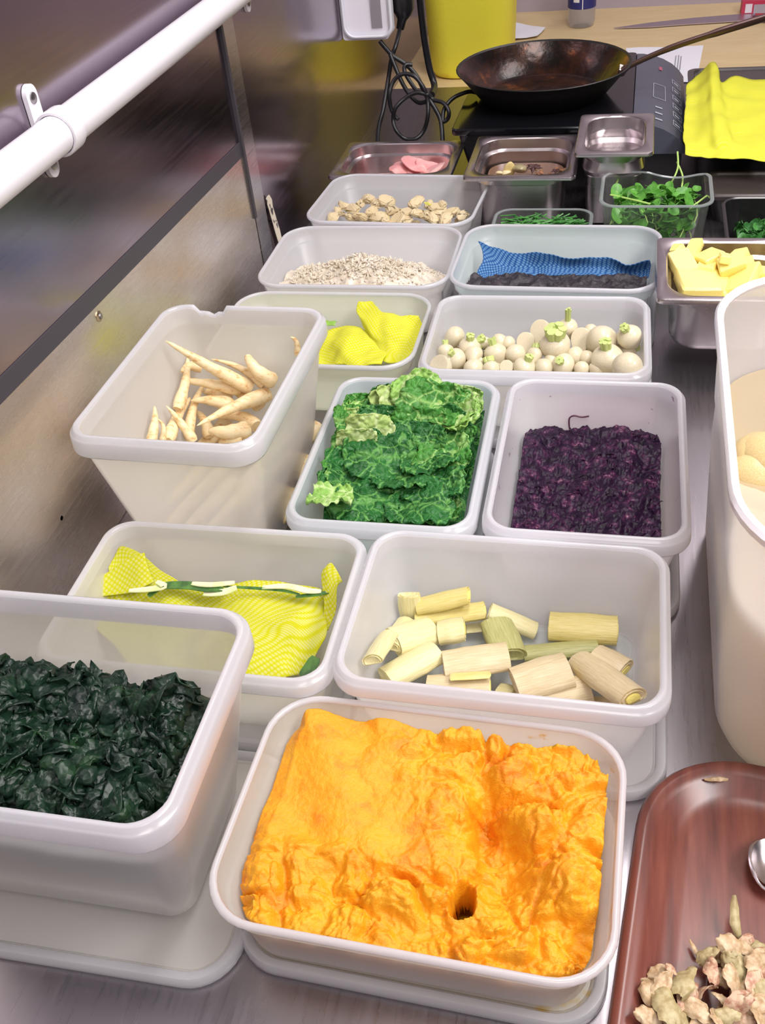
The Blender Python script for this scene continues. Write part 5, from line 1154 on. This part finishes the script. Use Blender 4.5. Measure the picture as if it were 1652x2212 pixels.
m = MB(); m.loft([[c+Vector((r_*math.cos(q)*(1+.03*math.cos(5*q) if z < .01 else 1), r_*math.sin(q), z)) for q in [2*math.pi*k/30 for k in range(30)]] for r_, z in ((.022, 0), (.030, .003), (.034, .015), (.0345, .10), (.0335, .12), (.034, .15), (.012, .20), (.012, .215))])
m.build('bottle', poly('bottle_clear', (.80, .80, .84), .55, rough=.08), root)
m = MB(); m.loft([[c+Vector((.0350*math.cos(q), .0350*math.sin(q), z)) for q in [2*math.pi*k/30 for k in range(30)]] for z in (.046, .115)], False, False); lb = m.build('wrap_label', plain('label_blue', (.02, .025, .16), .4), root); subparent(lb, root)
m = MB(); q0 = -math.pi/2-.35; m.loft([[c+Vector((.0353*math.cos(q), .0353*math.sin(q), z)) for q in [q0-.22+.44*k/6 for k in range(7)]] for z in (.062, .100)], False, False); m.f = [f for i, f in enumerate(m.f) if i % 7 != 6]; m.m = m.m[:len(m.f)]; m.build('label_print', plain('label_white', (.75, .75, .8), .5), lb)
m = MB(); m.loft([[c+Vector((.0353*math.cos(q), .0353*math.sin(q), z)) for q in [q0+.42+.03*k for k in range(3)]] for z in (.046, .115)], False, False); m.f = [f for i, f in enumerate(m.f) if i % 3 != 2]; m.m = m.m[:len(m.f)]; m.build('label_line', plain('label_white2', (.75, .75, .8), .5), lb)
# knife: a blade lying flat, handle off to the right
root = thing('kitchen_knife', 'long steel knife blade lying on the wooden worktop', 'knife', at(1480, 50, 0)); a_ = at(1325, 62, .002); e1 = at(1600, 33, .002); e2 = at(1640, 42, .002)
pts = [a_, at(1400, 51, .002), at(1500, 40, .002), at(1600, 32, .002), at(1630, 30, .002), at(1632, 44, .002), at(1560, 49, .002), at(1480, 54, .002), at(1400, 60, .002)]
m = MB(); m.loft([pts, [p+Vector((0, 0, .0022)) for p in pts]]); m.build('blade', steel('blade_steel', (.55, .48, .55), .35), root, smooth=False)
m = MB(); m.tube([at(1626, 40, .008), at(1660, 40, .010), at(1730, 38, .010)], [.007, .009, .010], 12, flat=1.0); m.build('handle', plain('knife_handle', (.10, .02, .03), .4), root)
def paperobj(name, lab, corners, z, mat, lines=None):
    c = [at(x, y, z) for x, y in corners]; root = thing(name, lab, 'paper', c[0])
    P = [[c[0].lerp(c[1], i/6).lerp(c[3].lerp(c[2], i/6), j/6)+Vector((0, 0, .001*math.sin(i*1.3+j))) for i in range(7)] for j in range(7)]
    m = MB(); m.sheet(P, .0006); m.build('sheet', mat, root)
    if lines:
        for (x0, y0, x1, y1) in lines:
            a_, b_ = at(x0, y0, z+.0022), at(x1, y1, z+.0022); s_ = (b_-a_).cross(Vector((0, 0, 1))).normalized()*.0011; m = MB(); m.add([a_-s_, a_+s_, b_+s_, b_-s_], [(0, 1, 2, 3)]); m.build('printed_line', plain('ink', (.30, .28, .34), .7) if 'ink' not in bpy.data.materials else bpy.data.materials['ink'], root)
    return root
pw = plain('paper_white', (.76, .76, .84), .7)
paperobj('paper_sheet', 'white printed sheet lying behind the hob panel', [(1352, 104), (1519, 99), (1503, 178), (1350, 172)], .002, pw, [(1390, 125, 1388, 142), (1423, 127, 1420, 147), (1460, 120, 1456, 152), (1466, 119, 1462, 155), (1471, 121, 1468, 150), (1403, 122, 1402, 134)])
c4 = [(1095, 46), (1178, 60), (1160, 78), (1090, 86)]
paperobj('folded_paper', 'crumpled folded white paper beside the yellow bin', c4, .006, pw); 
root = thing('card_box', 'small red and grey box at the top right corner', 'box', at(1625, 30, 0)); a_ = at(1600, 34, 0); m = MB(); m.box(a_.x, a_.x+.10, a_.y, a_.y+.045, 0, .032); m.build('box', plain('red_card', (.50, .03, .08), .5), root, smooth=False)
m = MB(); m.box(a_.x+.008, a_.x+.024, a_.y-.0008, a_.y, .006, .026); m.build('white_label', plain('white_card', (.75, .70, .74), .6), root, smooth=False)
m = MB(); m.box(a_.x+.028, a_.x+.10, a_.y-.0008, a_.y, .004, .024); m.build('grey_label', plain('grey_card', (.40, .36, .42), .6), root, smooth=False)

# ------------------------------------------------------------------ black boxes and yellow cloth at right
def crate(lab, x0, x1, y0, y1, z0, z1):
    root = thing('black_tray', lab, 'tray', ((x0+x1)/2, (y0+y1)/2, z0)); R = lambda ins, z: rrect((x0+x1)/2, (y0+y1)/2, x1-x0-2*ins, y1-y0-2*ins, .014, z, 0, 5, 2)
    m = MB(); m.loft([R(.018, z0), R(.008, z1-.012), R(.006, z1-.006)]); m.build('body', MAT['black_plastic'], root)
    m = MB(); m.loft([R(.005, z1-.008), R(0, z1-.007), R(0, z1-.002), R(.003, z1), R(.010, z1), R(.012, z1-.003)], loop=False, c0=True, c1=True); m.build('rim', plain('tray_rim', (.05, .04, .04), .25), root)
crate('black tray under the draped yellow cloth', .100, .40, 1.640, 2.06, .0, .085)
crate('lower black tray in front of the cloth-covered one', .120, .40, 1.530, 1.632, .0, .050)
Gc = lambda rows: [[at(1150+x/3.29, y/3.29, z) for x, y, z in r_] for r_ in rows]
yc = Gc([[(1095, 600, .095), (1160, 545, .100), (1225, 470, .112), (1270, 434, .122), (1310, 450, .120), (1345, 580, .100), (1440, 556, .098), (1560, 565, .098), (1700, 560, .098)],
         [(1090, 700, .093), (1160, 680, .098), (1230, 640, .108), (1275, 620, .116), (1320, 650, .110), (1370, 720, .098), (1450, 700, .096), (1560, 700, .096), (1700, 700, .096)],
         [(1080, 830, .092), (1160, 830, .094), (1240, 810, .102), (1290, 800, .108), (1350, 820, .104), (1400, 850, .097), (1480, 850, .095), (1570, 850, .095), (1700, 850, .095)],
         [(1070, 960, .091), (1160, 980, .092), (1250, 975, .097), (1310, 970, .103), (1390, 960, .101), (1430, 985, .094), (1500, 985, .092), (1580, 985, .092), (1700, 985, .092)],
         [(1082, 1050, .090), (1170, 1055, .090), (1260, 1060, .090), (1330, 1060, .092), (1400, 1060, .092), (1450, 1070, .090), (1520, 1075, .090), (1600, 1080, .090), (1700, 1085, .090)],
         [(1085, 1098, .086), (1170, 1105, .086), (1260, 1112, .086), (1330, 1118, .086), (1400, 1122, .086), (1450, 1125, .086), (1520, 1130, .086), (1600, 1134, .086), (1700, 1140, .086)]])
tag(cloth('yellow_cloth', [yc], clothmat('yellow_cloth_plain', (.84, .84, .04), (.82, .82, .14), 260, contrast=(.25, .45)), 7, .0020, 45, org=yc[3][3]), 'folded yellow cloth draped over the black tray at right', 'cloth')

# shapes that were made but never set down in the scene
for dct, getter in ((protos, lambda v: [v]), (AC, lambda v: [v]), (BM, lambda v: [v]), (GP, lambda v: [v]), (TM, lambda v: [x for x in v if x])):
    for k_, v_ in dct.items():
        key_used = (k_ in tused) if dct is TM else ((id(dct), k_) in used)
        if not key_used:
            for o_ in getter(v_): bpy.data.objects.remove(o_)
